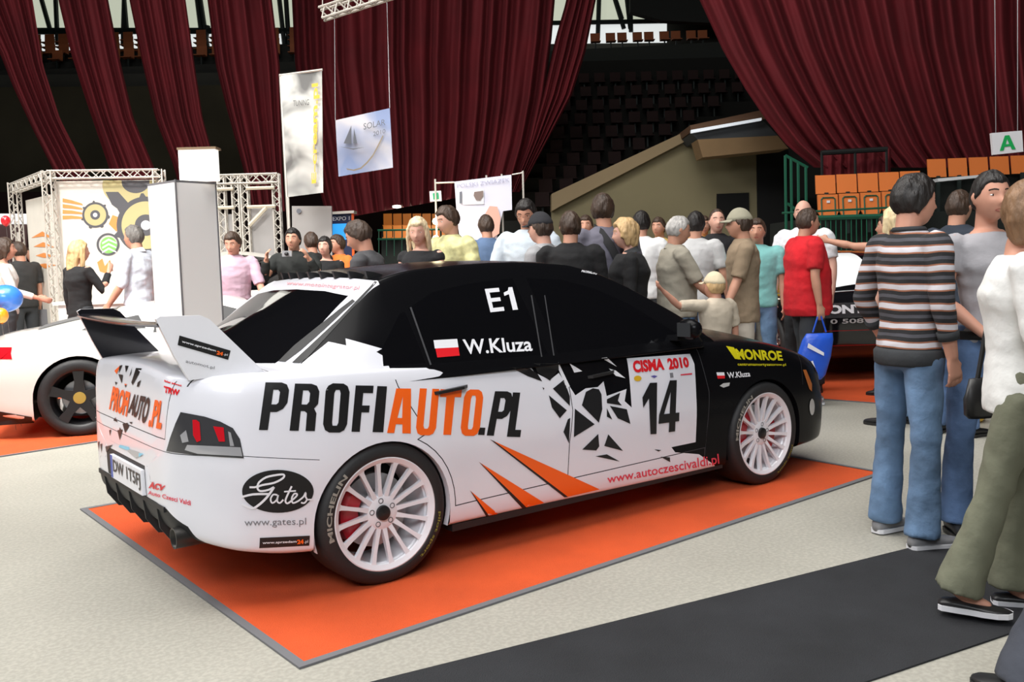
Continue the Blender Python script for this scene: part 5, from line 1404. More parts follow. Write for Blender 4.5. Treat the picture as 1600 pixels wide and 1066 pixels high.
for s in (-1, 1):
    m_ = MB(); m_.box((1.95, min(s*.9, s*1.1), 1.02), (2.06, max(s*.9, s*1.1), 1.16)); m_.box((1.97, min(s*.82, s*.92), 1.03), (2.03, max(s*.82, s*.92), 1.07)); m_.build('side_mirror', BLACKP, hat, auto=30)
patch('headlamp', [[(.50, .66), (.76, .68), (.80, .80), (.52, .78)]], 0, HB, LAMPCLR, hat, 1)
patch('headlamp', [[(-.50, .66), (-.76, .68), (-.80, .80), (-.52, .78)]], 0, HB, LAMPCLR, hat, 1)
# black car
BT = [(-.92, .60, .42, .74, .76), (-.90, .76, .34, .86, .89), (-.85, .83, .28, .92, .95), (-.7, .87, .24, .95, .99), (0, .91, .2, .95, .99), (1.0, .91, .18, .93, .97), (2.0, .91, .18, .92, .97), (2.7, .91, .18, .87, .94), (3.2, .86, .2, .76, .84), (3.5, .74, .22, .64, .7), (3.58, .55, .25, .56, .6)]
BG = [(-.5, .70, .93, 1.0), (-.2, .66, 1.10, 1.17), (.2, .61, 1.33, 1.37), (.9, .59, 1.40, 1.43), (1.4, .60, 1.36, 1.41), (1.8, .66, 1.18, 1.24), (2.2, .74, .97, 1.03), (2.4, .77, .88, .94)]
BW = [[(.05, .98), (.22, 1.24), (.95, 1.33), (.98, .97)], [(1.05, .96), (1.03, 1.33), (1.3, 1.31), (1.6, 1.2), (2.0, .98)]]
bl = G(1345, 612); ang = math.atan2(FLAT[1], FLAT[0])+math.radians(2)
fwd = np.array([math.cos(ang), math.sin(ang), 0]); bl = fpt(1330, 400, 10.9, 0)
blk, BB, BGB = simple_car('black_car', 'shiny black car lettered ONYXL behind the man in the striped sweater', BT, BG, .92, .84, 2.65, .335, .335, mat('gloss_black_paint', (.006, .006, .008), .12, coat=.8), BW,
                          [([(-.60, 1.0), (-.52, 1.28), (0, 1.34), (.52, 1.28), (.60, 1.0)], -.6, .25)], (bl[0], bl[1], .0), ang, CHROME, CHROME, 7)
patch('tail_panel_glass', [[(-.7, .70), (.7, .70), (.72, .86), (-.72, .86)]], 0, BB, LAMPDARK, blk, -1)
for a, b in ((.40, .408), (.56, .566)): patch('red_trim_line', [[(-.74, a), (.74, a), (.74, b), (-.74, b)]], 0, BB, mat('dark_red_trim', (.35, .01, .01), .4), blk, -1)
v, f = text_2d('ONYXL', .05); v2, f = grid_split([tuple(bilin([(.62, .745), (.02, .745), (.02, .84), (.62, .84)], a, b)) for a, b in v], f, .05)
o_ = []
for a, b in v2:
    h = BB.ray_cast(Vector((-6, a, b)), Vector((1, 0, 0)))[0]; o_.append((h.x-.012, a, b) if h else (-.92, a, b))
mesh_obj('dealer_lettering', o_, f, VWHITE, blk)
v, f = text_2d('0 508 600 111', .02); v2, f = grid_split([tuple(bilin([(.60, .64), (-.30, .64), (-.30, .69), (.60, .69)], a, b)) for a, b in v], f, .05)
o_ = []
for a, b in v2:
    h = BB.ray_cast(Vector((-6, a, b)), Vector((1, 0, 0)))[0]; o_.append((h.x-.012, a, b) if h else (-.92, a, b))
mesh_obj('phone_lettering', o_, f, mat('dim_white', (.4, .4, .4), .5), blk)
patch('painted_reflection', [[(-.46, .36), (-.30, .55), (.28, .50), (.30, -.1), (-.40, -.2)]], 2, BGB, mat('reflection_white', (.85, .87, .88), .4), blk, -1, off=.006)  # bright reflection on the cabin glass, painted as a white patch
# ================================================================== people
def skin_mat(name, c): return mat(name, c, .55, spec=.35)
SKIN = skin_mat('skin_light', (.60, .30, .21)); SKIN2 = skin_mat('skin_tan', (.55, .28, .19)); SKIN3 = skin_mat('skin_pale', (.68, .38, .29))
EYEW = mat('eye_white', (.75, .73, .70), .3); EYED = mat('eye_dark', (.03, .02, .015), .3); LIPS = mat('lip_tone', (.45, .13, .11), .5)
def cloth(name, c, var=.10, bump=.55, sc=9): return mat('cloth_'+name, c, .9, bump=bump, bscale=sc, var=var, vscale=4)
def denim(name, c):
    n = 'denim_'+name
    if n in MATS: return MATS[n]
    m = mat(n, c, .9, bump=.6, bscale=11, var=.45, vscale=3.2); return m
HAIRC = {}
def hairm(name, c):
    m = mat('hair_'+name, c, .55, bump=.8, bscale=38, var=.35, vscale=18, stretch=(1, 1, .25)); return m
H_BLACK = hairm('black', (.012, .009, .008)); H_BROWN = hairm('brown', (.05, .028, .017)); H_BLOND = hairm('blond', (.55, .36, .17)); H_GREY = hairm('grey', (.42, .40, .38)); H_LBROWN = hairm('light_brown', (.22, .12, .06))
LEATHER = mat('shoe_black', (.015, .015, .016), .4); SHOEG = mat('shoe_grey', (.25, .25, .26), .6); SOLEW = mat('sole_white', (.75, .75, .78), .6)

def N(v): v = np.array(v, float); return v/np.linalg.norm(v)
def rings(m_, R, n=16):
    """R: list of (centre, axis a, axis b) rings, closed at the ends"""
    v = []
    for c, a, b in R:
        for i in range(n):
            t = 2*PI*i/n; v.append(np.array(c)+np.array(a)*math.cos(t)+np.array(b)*math.sin(t))
    k = len(R)
    f = [(i*n+j, i*n+(j+1) % n, (i+1)*n+(j+1) % n, (i+1)*n+j) for i in range(k-1) for j in range(n)]
    f += [tuple(range(n))[::-1], tuple(range((k-1)*n, k*n))]
    m_.add(v, f)
def limb(m_, pts, rad, n=12, flat=1.0, hint=(1, 0, 0), cuff=False):
    """tapered tube through pts; radius along hint is r, across r*flat; ends rounded"""
    P = [np.array(p, float) for p in pts]; k = len(P); R = []
    d0 = N(P[1]-P[0]); d1 = N(P[-1]-P[-2])
    Q = [P[0]-d0*rad[0]*.6]+P+[P[-1]+d1*rad[-1]*.6]; rr = [rad[0]*.55]+list(rad)+[rad[-1]*.55]
    if cuff: Q = Q[:-1]; rr = rr[:-1]
    for i, c in enumerate(Q):
        t = N(Q[min(i+1, len(Q)-1)]-Q[max(i-1, 0)]); a = np.array(hint, float)-t*np.dot(hint, t)
        if np.linalg.norm(a) < .2: a = np.cross(t, [0, 0, 1.0]); 
        a = N(a); b = np.cross(t, a); R.append((c, a*rr[i], b*rr[i]*flat))
    rings(m_, R, n)
from mathutils import noise as mn
def remesh(m_, name, mt, parent, vox, smooth=2, fold=0.0, fs=(7, 7, 9)):
    me = bpy.data.meshes.new(name); me.from_pydata(m_.v, [], m_.f); o = bpy.data.objects.new(name, me); COL.objects.link(o)
    r = o.modifiers.new('r', 'REMESH'); r.mode = 'VOXEL'; r.voxel_size = vox; r.use_smooth_shade = True
    s = o.modifiers.new('s', 'SMOOTH'); s.factor = .5; s.iterations = smooth
    dg = bpy.context.evaluated_depsgraph_get()
    nm = bpy.data.meshes.new_from_object(o.evaluated_get(dg)); bpy.data.objects.remove(o); bpy.data.meshes.remove(me)
    if fold:
        nv_ = len(nm.vertices); CO = np.empty(nv_*3, 'f'); NO = np.empty(nv_*3, 'f'); nm.vertices.foreach_get('co', CO); nm.vertex_normals.foreach_get('vector', NO)
        CO = CO.reshape(-1, 3); NO = NO.reshape(-1, 3); K = np.empty(nv_, 'f')
        for i_, c_ in enumerate(CO.tolist()):
            c = Vector(c_); k = mn.noise(Vector((c.x*fs[0]+3, c.y*fs[1], c.z*fs[2]))); k2 = mn.noise(Vector((c.x*fs[0]*2.3, c.y*fs[1]*2.3+7, c.z*fs[2]*2.6+c.x*8)))
            K[i_] = fold*(1-abs(k)*2.2)*.6+fold*.7*k2
        nm.vertices.foreach_set('co', (CO+NO*K[:, None]).ravel()); nm.update()
    nm.name = name; nm.materials.clear(); nm.materials.append(mt); nm.polygons.foreach_set('use_smooth', [True]*len(nm.polygons))
    if parent is None: return nm
    q = bpy.data.objects.new(name, nm); COL.objects.link(q); q.parent = parent
    return q
_g = lambda x, s: math.exp(-(x/s)**2)
def head_pt(th, ph, infl=0.0, fem=False):
    x = math.cos(ph)*math.cos(th); y = math.cos(ph)*math.sin(th); z = math.sin(ph)
    a, b, c = .096, .076, .120
    X, Y, Z = a*x, b*y, c*z
    t = max(0, -z)
    Y *= 1-.30*t**1.4; 
    if x > 0: X += .012*t; 
    if x < 0: X *= (1.10 if z > -.1 else max(.55, 1.10-.75*(t-.1)))
    if x > 0:
        w = x
        X += w*(.030*_g(y, .15)*(_g(z+.20, .10)+.45*_g(z+.04, .13)))
        X -= w*.011*_g(abs(y)-.42, .19)*_g(z-.07, .12)
        X += w*.004*_g(z-.24, .09)*_g(y, .6)
        X += w*(.007 if fem else .005)*_g(y, .26)*_g(z+.50, .075)
        X -= w*.004*_g(y, .3)*_g(z+.62, .05)
        X += w*.008*_g(y, .32)*_g(z+.82, .15)
        X += w*.004*_g(abs(y)-.55, .25)*_g(z+.18, .2)
    n = N((X, Y, Z))
    return np.array((X, Y, Z))+n*infl
def head_mesh(m_, T, infl=None, nu=44, nv=30, s=1.0, fem=False):
    """T maps head-local coordinates to the figure; infl(x,y,z) gives extra thickness"""
    v = []
    for i in range(nv+1):
        ph = -PI/2+PI*i/nv
        for j in range(nu):
            th = 2*PI*j/nu
            k = infl(math.cos(ph)*math.cos(th), math.cos(ph)*math.sin(th), math.sin(ph)) if infl else 0
            v.append(T(head_pt(th, ph, k, fem)*s))
    f = [(i*nu+j, i*nu+(j+1) % nu, (i+1)*nu+(j+1) % nu, (i+1)*nu+j) for i in range(nv) for j in range(nu)]
    m_.add(v, f)
def sst(e0, e1, x):
    t = max(0.0, min(1.0, (x-e0)/(e1-e0))); return t*t*(3-2*t)
def hair_infl(style, th):
    def fn(x, y, z):
        front = sst(.0, .5, x)
        line = -.62+.25*0 if False else None
        lo = -.50+(.50+.02)*sst(-.25, .30, x)       # back of the neck up to above the ear
        lo = lo+(.52-lo)*sst(.25, .62, x) if x > .0 else lo
        if style == 'bald':
            m = sst(lo-.08, lo+.08, z)*(1-sst(.25, .50, z))*(1-sst(.1, .4, x)); return -.012+(.012+th)*m
        if style in ('bob', 'long', 'crop_f'):
            lo = -.75+(.75-.35)*sst(-.3, .2, x); lo = lo+(.50-lo)*sst(.30, .62, x)
        if style == 'receding': lo = lo+.25*sst(.1, .5, x)
        lo += .07*mn.noise(Vector((x*7, y*7, z*5)))
        m = sst(lo-.05, lo+.07, z)
        return -.012+(.012+th*(1+.25*math.sin(9*x+4*y)*math.cos(7*z+3*y)))*m
    return fn
def person(label, loc, rel, H, skin=SKIN, hair=('short', H_BROWN, .012), top=None, sleeve=.45, fit=1.0, trousers=None, flare=.0, shoes=LEATHER,
           arms=None, legs=None, lean=0.0, side=0.0, head=(0, 0), cap=None, vox=.013, fem=False, belly=0.0, collar=None, group=None, shorts=False, hem=.90, stripes=None, open_front=None, glasses=False, shoe_kind='shoe', cat='person', hand_vox=None, tilt=0.0, hs=1.0, foldk=1.0):
    """rel: facing in degrees from straight-away-from-camera, positive to the left; arms: (left, right) as (upper dir, forearm dir)"""
    s = H/1.75
    P = thing('person', label, cat, (float(loc[0]), float(loc[1]), 0), YAW+math.radians(rel), group)
    sw = (.165 if fem else .190)*fit**.5; hw = .092
    cl, sl = math.cos(lean), math.sin(lean); cs, ss = math.cos(side), math.sin(side)
    piv = np.array([0, 0, .95])
    def L(p):      # lean the upper body forward about the hips, and sideways
        p = np.array(p, float)-piv; x, y, z = p
        x, z = x*cl+z*sl, -x*sl+z*cl
        y, z = y*cs+z*ss, -y*ss+z*cs
        return (np.array([x, y, z])+piv)*s
    S = lambda p: np.array(p, float)*s
    ax = lambda v: (L(np.array(v)+piv)-piv*s)
    arms = arms or (((0.05, .12, -1), (.15, .05, -1)), ((0.05, -.12, -1), (.15, -.05, -1)))
    legs = legs or (((0.0, .05, -1), (-.02, .02, -1)), ((0.0, -.05, -1), (-.02, -.02, -1)))
    # ---- joints
    sh = [L((-.01, sw, 1.435)), L((-.01, -sw, 1.435))]; el = []; wr = []
    for k in range(2):
        u = N(arms[k][0]); f_ = N(arms[k][1]); el.append(sh[k]+u*.285*s); wr.append(el[k]+f_*.25*s)
    hp = [S((0, hw, .90)), S((0, -hw, .90))]; kn = []; an = []
    for k in range(2):
        kn.append(hp[k]+N(legs[k][0])*.42*s); an.append(kn[k]+N(legs[k][1])*.40*s)
    dz = .085*s-min(an[0][2], an[1][2])
    # ---- skin body: torso, neck, head, arms, hands
    B = MB()
    tz = [(.88, .085, .13), (1.0, .095, .145), (1.1, .088, .125), (1.22, .095, .14), (1.34, .10, .155), (1.42, .078, .13), (1.475, .055, .08)]
    rings(B, [(L((0, 0, z)), ax((a, 0, 0)), ax((0, b*(.92 if fem else 1), 0))) for z, a, b in tz])
    hy, hp_ = math.radians(head[0]), math.radians(head[1])
    hc0 = L((.028+.02*math.sin(hp_), 0, 1.628)); Ry = Matrix.Rotation(hy, 3, 'Z') @ Matrix.Rotation(hp_+lean*.3, 3, 'Y') @ Matrix.Rotation(tilt, 3, 'X')
    Rn = np.array(Ry); T = lambda p: hc0+Rn @ (np.array(p, float)*s*hs)
    limb(B, [L((-.015, 0, 1.42)), L((-.01, 0, 1.50)), hc0+Rn @ np.array([-.022, 0, -.05])*s], [.066*s*(.85 if fem else 1), .058*s*(.85 if fem else 1), .058*s*(.85 if fem else 1)], 14)
    head_mesh(B, T, fem=fem)
    for q in (-1, 1):
        limb(B, [T((.000, q*.076, .020)), T((-.006, q*.082, -.003)), T((.000, q*.076, -.030))], [.015*s, .017*s, .009*s], 8, .5)
    for k in range(2):
        q = 1 if k == 0 else -1
        w = .88 if fem else 1.0
        u = N(arms[k][0]); f_ = N(arms[k][1])
        mid = (el[k]+wr[k])/2
        limb(B, [sh[k], (sh[k]*.55+el[k]*.45), el[k], el[k]+f_*.08*s, wr[k]], [.052*s*w, .047*s*w, .040*s*w, .041*s*w, .027*s*w], 12)
        hint = np.array([1.0, 0, 0]) if abs(f_[0]) < .8 else np.array([0, 0, 1.0])
        a = N(hint-f_*np.dot(hint, f_)); b = np.cross(f_, a); inn = b if np.dot(b, [0, -q, 0]) > 0 or abs(np.dot(b, [0, -q, 0])) < 1e-6 else -b
        pk = wr[k]+f_*.085*s
        rings(B, [(wr[k]-f_*.01*s, a*.026*s*w, b*.020*s*w), (wr[k]+f_*.03*s, a*.036*s*w, b*.017*s*w), (pk, a*.041*s*w, b*.015*s*w), (pk+f_*.012*s, a*.036*s*w, b*.010*s*w)], 12)
        for i, (o_, ln) in enumerate(((.030, .068), (.0105, .078), (-.0100, .072), (-.029, .058))):
            p0_ = pk+a*o_*s*w*1.08; c1 = p0_+(f_*.93+inn*.30)*ln*.45*s+a*o_*.10*s; c2 = c1+(f_*.72+inn*.66)*ln*.33*s; c3 = c2+(f_*.35+inn*.90)*ln*.26*s
            limb(B, [p0_-f_*.012*s, c1, c2, c3], [.0095*s*w, .0088*s*w, .0080*s*w, .0068*s*w], 8)
        t0 = wr[k]+f_*.022*s+a*.026*s*w; t1 = t0+(f_*.60+a*.62+inn*.35)*.036*s; t2 = t1+(f_*.88+a*.10+inn*.42)*.030*s
        limb(B, [t0-a*.008*s, t1, t2], [.0125*s*w, .0105*s*w, .0085*s*w], 8)
    if shorts:
        for k in range(2): limb(B, [kn[k]+(0, 0, dz), (kn[k]*.6+an[k]*.4)+(0, 0, dz), an[k]+(0, 0, dz)], [.055*s, .052*s, .036*s])
    elif shoe_kind == 'flat':
        for k in range(2): limb(B, [(kn[k]*.3+an[k]*.7)+(0, 0, dz), an[k]+(0, 0, dz), an[k]+np.array([.05*s, 0, dz-.035*s]), an[k]+np.array([.11*s, 0, dz-.055*s])], [.036*s, .032*s, .030*s, .024*s])
    remesh(B, 'body', skin, P, min(vox, hand_vox or vox), 2)
    # ---- face
    hb = MB(); head_mesh(hb, T, fem=fem, nu=60, nv=44); HBV = BVHTree.FromPolygons([tuple(p) for p in hb.v], hb.f)
    fx = Rn @ np.array([1.0, 0, 0])
    def onface(y, z, off=.0):
        o = T((.2, y, z)); h = HBV.ray_cast(V(o), V(-fx))[0]
        return (np.array(h) if h else T((.09, y, z)))+fx*off
    for q in (-1, 1):
        e = MB(); c = onface(q*.0315, .010, -.0075*s); n = 10
        v = [c+Rn @ (np.array([.0105*math.cos(p_)*1,   .0145*math.sin(t)*math.sin(p_), .0062*math.cos(t)*math.sin(p_)]))*s for p_ in np.linspace(0.01, PI/1.5, 6) for t in np.linspace(0, 2*PI, 13)[:-1]]
        e.add(v, [(i*12+j, i*12+(j+1) % 12, (i+1)*12+(j+1) % 12, (i+1)*12+j) for i in range(5) for j in range(12)])
        c2 = c+fx*.0105*s; v = [c2+Rn @ np.array([0, .0056*math.cos(t), .0056*math.sin(t)])*s+fx*.0006 for t in np.linspace(0, 2*PI, 13)[:-1]]
        e.add(v, [tuple(range(12))], 1); e.build('eye', [EYEW, EYED], P, True)
        br = MB(); L_ = [onface(q*(.014+.009*i), .030+.004*math.sin(i*.9), .002) for i in range(5)]
        U_ = [p+Rn @ np.array([0, 0, .006])*s for p in L_]; br.add(L_+U_, [(i, i+1, 6+i, 5+i) for i in range(4)]); br.build('eyebrow', hair[1], P)
    lp = MB(); A_ = [onface(.026*math.cos(t)*.9, -.060+(.0075 if fem else .0055)*math.sin(t)*(1-.3*abs(math.cos(t))), .0025) for t in np.linspace(0, 2*PI, 17)[:-1]]
    lp.poly(A_); lp.build('lips', LIPS, P)
    if glasses:
        gl = MB()
        for q in (-1, 1):
            c = onface(q*.032, .008, .010); ring_ = [c+Rn @ np.array([0, .022*math.cos(t), .016*math.sin(t)])*s for t in np.linspace(0, 2*PI, 13)]
            for i in range(12): gl.tube(ring_[i], ring_[i+1], .0016, 4)
            gl.tube(c+Rn @ np.array([0, q*.022, .003])*s, T((.0, q*.080, .012)), .0016, 4)
        gl.tube(onface(-.010, .012, .012), onface(.010, .012, .012), .0016, 4); gl.build('glasses', EYED, P)
    # ---- hair
    if hair[0] != 'none':
        hm = MB(); st = hair[0]; head_mesh(hm, T, hair_infl(st, hair[2]), 48, 34, fem=fem)
        if st == 'bob': 
            limb(hm, [T((-.045, 0, .02)), T((-.055, 0, -.04)), T((-.05, 0, -.10))], [.060*s, .060*s, .045*s], 14, 1.35)
            for q in (-1, 1): limb(hm, [T((.005, q*.078, .03)), T((.0, q*.083, -.03)), T((-.008, q*.078, -.09))], [.030*s, .028*s, .018*s], 10, .6)
        if st == 'long':
            limb(hm, [T((-.045, 0, .02)), T((-.075, 0, -.08)), T((-.085, 0, -.18)), T((-.085, 0, -.30))], [.055*s, .050*s, .045*s, .030*s], 14, 1.8)
            for q in (-1, 1): limb(hm, [T((.01, q*.078, .03)), T((.01, q*.088, -.06)), T((.0, q*.09, -.16)), T((.0, q*.085, -.24))], [.030*s, .030*s, .028*s, .016*s], 10, .6)
        remesh(hm, 'hair', hair[1], P, min(vox*.65, .009), 1, .0035*s, (28, 28, 14))
    if cap is not None:
        cm = MB()
        head_mesh(cm, T, lambda x, y, z: -.015+.032*sst(.12, .30, z)+.006*sst(.6, 1, z), 40, 26, fem=fem)
        cq = remesh(cm, 'cap', cap, P, .009, 2)
        bm_ = MB(); n = 12; top_ = []; bot = []
        for i in range(n+1):
            t = -1.05+2.1*i/n
            top_.append(T((.062*math.cos(t)+.020, .078*math.sin(t), .046))); bot.append(T((.062*math.cos(t)+.024+.080*math.cos(t*1.15), .080*math.sin(t), .032-.004*math.cos(t)+.010*abs(math.sin(t))*-1)))
        vv = top_+bot+[p+Rn @ np.array([0, 0, -.006]) for p in top_+bot]; m = n+1
        bm_.add(vv, [(i, i+1, m+i+1, m+i) for i in range(n)]+[(2*m+i, 2*m+i+1, 3*m+i+1, 3*m+i) for i in range(n)]+[(m+i, m+i+1, 3*m+i+1, 3*m+i) for i in range(n)])
        bm_.build('cap_brim', cap, cq, True)
    # ---- top garment
    if top is not None:
        M = MB(); bt = belly
        fw_ = .90 if fem else 1.0
        tr = [(hem, .118+bt*.5, .172), (hem+.06, .120+bt*.9, .172), (1.08, .112+bt, .155 if not fem else .135), (1.20, .118+bt*.7, .166 if not fem else .148), (1.31, .126+bt*.3+(.018 if fem else 0), .182), (1.40, .112, .190), (1.45, .092, .155), (1.482, .072, .098), (1.505, .060, .066)]
        if fem: tr = tr[:-3]+[(1.438, .094, .150), (1.462, .080, .118)]
        rings(M, [(L((bt*.45 if z < 1.3 else 0, 0, z)), ax((a*fit, 0, 0)), ax((0, b*fit*fw_, 0))) for z, a, b in tr], 20)
        for k in range(2):
            w = (.86 if fem else 1.0)*fit**.5; pts = [sh[k]+np.array([0, 0, -.012*s])]; rad = [.064*s*w]
            tot = .285+.25; L1 = sleeve*tot
            if L1 <= .285: pts += [sh[k]+N(arms[k][0])*L1*.5*s, sh[k]+N(arms[k][0])*L1*s]; rad += [.061*s*w, .060*s*w]
            else: pts += [(sh[k]+el[k])/2, el[k], el[k]+N(arms[k][1])*(L1-.285)*s*.5, el[k]+N(arms[k][1])*(L1-.285)*s]; rad += [.059*s*w, .052*s*w, .047*s*w, .041*s*w]
            limb(M, pts, rad, 14, cuff=True)
            ctr = L((0, 0, 1.36)); limb(M, [sh[k], (sh[k]*.45+ctr*.55)], [(.050 if fem else .062)*s*w, (.052 if fem else .068)*s*w], 12)
        shirt = remesh(M, 'shirt', top, P, vox, 2, .006*s*foldk, (5, 5, 9))
        if collar is not None:
            c_ = MB(); n = 18
            for i in range(n):
                t = 2*PI*i/n; t2 = 2*PI*(i+1)/n
                if abs(math.atan2(math.sin(t+PI/n), math.cos(t+PI/n))) < .35: continue
                pt = lambda t, r, z: L((-.012+r*math.cos(t)*.95, r*math.sin(t), z+.02*(-math.cos(t))))
                c_.add([pt(t, .062, 1.475), pt(t2, .062, 1.475), pt(t2, .058, 1.505), pt(t, .058, 1.505), pt(t2, .088, 1.462), pt(t, .088, 1.462)], [(0, 1, 2, 3), (3, 2, 4, 5)])
            c_.build('collar', collar, shirt, True)
    # ---- trousers
    if trousers is not None:
        M = MB()
        rings(M, [(S((0, 0, z)), S((a, 0, 0)), S((0, b, 0))) for z, a, b in ((.84, .095, .150), (.90, .116, .166), (.97, .112, .160), (1.02, .102, .148))], 18)
        for k in range(2):
            q = 1 if k == 0 else -1
            if shorts: limb(M, [hp[k]+(0, 0, dz), (hp[k]+kn[k])/2+(0, 0, dz), kn[k]+(0, 0, dz)], [.090*s, .088*s, .085*s], 14)
            else:
                e = an[k]+(0, 0, dz)+(kn[k]-an[k])*.0
                e = e+N(an[k]-kn[k])*(.022 if shoe_kind != 'flat' else -.005)*s
                limb(M, [hp[k]+(0, 0, dz), (hp[k]*.5+kn[k]*.5)+(0, 0, dz), kn[k]+(0, 0, dz), (kn[k]*.5+e*.5)+(0, 0, dz*.5), e], [.090*s, .079*s, .063*s, (.060+flare*.4)*s, (.058+flare)*s], 16, cuff=True)
        remesh(M, 'trousers', trousers, P, vox, 2, .007*s, (7, 7, 6))
    # ---- shoes
    for k in range(2):
        q = 1 if k == 0 else -1; a_ = an[k]+(0, 0, dz); ox = a_[0]; oy = a_[1]; m_ = MB(); R = []
        toe = math.radians(8*q); fd = np.array([math.cos(toe), math.sin(toe), 0]); sd = np.array([-math.sin(toe), math.cos(toe), 0])
        prof = ((-.070, .020, .035), (-.055, .034, .052), (-.01, .038, .060), (.05, .040, .052), (.10, .046, .038), (.15, .044, .030), (.185, .030, .022), (.20, .012, .014))
        if shoe_kind == 'flat': prof = tuple((x, w, h*.55) for x, w, h in prof)
        zb_ = max(0.016, a_[2]-.085*s+.016)
        for x, w, h in prof: R.append((np.array([ox, oy, zb_+h*s*.5])+fd*x*s, sd*w*s, np.array([0, 0, h*s*.62])))
        rings(m_, R, 14); so = m_.build('shoe', shoes, P, True)
        m_ = MB(); o_ = [(x, w+.004) for x, w, h in prof]; pts = [np.array([ox, oy, zb_-.012])+fd*x*s+sd*w*s for x, w in o_]+[np.array([ox, oy, zb_-.012])+fd*x*s-sd*w*s for x, w in o_[::-1]]
        m_.prism(pts, (0, 0, .020)); m_.build('sole', SOLEW if shoes is not LEATHER or shoe_kind == 'flat' else LEATHER, so)
    P['_s'] = s; del P['_s']
    return P, dict(sh=sh, el=el, wr=wr, s=s, T=T, L=L, hc=hc0)
def place(u, v, d): p = at(u, v, d); return p, float(p[2])

def striped_mat():
    m = mat('striped_knit', (.1, .1, .1), .9, bump=.35, bscale=14); nt = m.node_tree; b = nt.nodes['Principled BSDF']
    tc = nt.nodes.new('ShaderNodeTexCoord'); sp = nt.nodes.new('ShaderNodeSeparateXYZ'); nz = nt.nodes.new('ShaderNodeTexNoise'); nz.inputs['Scale'].default_value = 3.5
    ad = nt.nodes.new('ShaderNodeMath'); ad.operation = 'MULTIPLY_ADD'; ad.inputs[1].default_value = .035
    mu = nt.nodes.new('ShaderNodeMath'); mu.operation = 'MULTIPLY'; mu.inputs[1].default_value = 1/.088
    fr = nt.nodes.new('ShaderNodeMath'); fr.operation = 'FRACT'
    rp = nt.nodes.new('ShaderNodeValToRGB'); rp.color_ramp.interpolation = 'CONSTANT'; e = rp.color_ramp.elements
    e[0].position = 0; e[0].color = (.62, .60, .64, 1); e[1].position = .26; e[1].color = (.30, .12, .07, 1)
    for p, c in ((.34, (.018, .018, .02, 1)), (.55, (.075, .075, .088, 1)), (.72, (.018, .018, .02, 1)), (.92, (.33, .13, .07, 1))):
        q = e.new(p); q.color = c
    nt.links.new(tc.outputs['Object'], sp.inputs[0]); nt.links.new(tc.outputs['Object'], nz.inputs['Vector'])
    nt.links.new(nz.outputs['Fac'], ad.inputs[0]); nt.links.new(sp.outputs['Z'], ad.inputs[2]); nt.links.new(ad.outputs[0], mu.inputs[0]); nt.links.new(mu.outputs[0], fr.inputs[0])
    nt.links.new(fr.outputs[0], rp.inputs[0]); nt.links.new(rp.outputs[0], b.inputs['Base Color'])
    return m
JEANS = denim('blue', (.13, .22, .36)); JEANS2 = denim('mid_blue', (.10, .17, .32)); DARKT = cloth('charcoal', (.03, .033, .037)); KHAKI = cloth('khaki', (.42, .36, .28)); OLIVE = cloth('olive_drab', (.155, .16, .11), .12)
def height_on(u, v, g):
    """height of the traced head top above ground point g"""
    d = float((np.array(g)-CAM_POS) @ FLAT); return float(atv(u, v, d)[2])
# -- near group on the right
g = G(1418, 846); Hs = height_on(1440, 273, g)
pm, J1 = person('young man in striped sweater and blue jeans, seen from behind', g, -70, Hs, SKIN, ('short', H_BLACK, .014), striped_mat(), .80, .97, JEANS, .022, SHOEG,
            arms=(((-.05, .35, -1), (.55, .05, -.85)), ((-.02, -.12, -1), (.22, -.02, -1))), legs=(((.06, .13, -1), (-.04, .04, -1)), ((.0, -.05, -1), (-.06, -.02, -1))), head=(-8, 4), vox=.011, hand_vox=.0075, hem=.90)
m_ = MB(); s_ = J1['s']
rings(m_, [(np.array((0, 0, z))*s_, np.array((a, 0, 0))*s_, np.array((0, b, 0))*s_) for z, a, b in ((.86, .120, .170), (.872, .132, .183), (.925, .134, .185), (.94, .120, .172))], 24); m_.build('hem_band', DARKT, pm, True)
m_ = MB(); rings(m_, [(J1['L']((-.004, 0, z)), np.array((a, 0, 0))*s_, np.array((0, b, 0))*s_) for z, a, b in ((1.488, .066, .078), (1.492, .076, .092), (1.508, .066, .076), (1.51, .056, .062))], 24); m_.build('neck_band', DARKT, pm, True)
for k_ in range(2):
    e_ = J1['el'][k_]; w_ = J1['wr'][k_]; m_ = MB(); c0_ = e_+(w_-e_)*.50; c1_ = e_+(w_-e_)*.66; m_.tube(c0_, c1_, .049*s_, 16, r2=.045*s_); m_.build('cuff', DARKT, pm, True)
g = G(1541, 832); Hw = height_on(1548, 268, g)
pw, J2 = person('woman in light grey T-shirt and jeans facing the camera, dark hair tied back', g, 186, Hw, SKIN, ('short', H_BLACK, .008), cloth('light_grey', (.36, .35, .37), .05), .28, 1.0, JEANS2, .02, LEATHER,
            arms=(((.25, .20, -1), (.7, -.5, -.25)), ((-.02, -.16, -1), (.62, .42, -.62))), legs=(((.05, .02, -1), (-.05, -.02, -1)), ((.0, -.12, -1), (.0, -.05, -1))), head=(-4, 3), vox=.011, hand_vox=.0075, fem=True, hem=.93, side=-.03)
m_ = MB(); s_ = J2['s']
rings(m_, [(np.array((0, 0, z))*s_, np.array((a, 0, 0))*s_, np.array((0, b, 0))*s_) for z, a, b in ((.955, .112, .160), (.96, .122, .168), (.995, .118, .163), (1.0, .11, .155))], 24); m_.build('belt', LEATHER, pw, True)
h0 = G(1482, 944); h1 = G(1546, 1000); fd = h1-h0; rel = math.degrees(math.atan2(fd[1], fd[0])-YAW)
g = G(1600, 962)-SIDE*.03
Hj = height_on(1596, 283, g); relj = -112
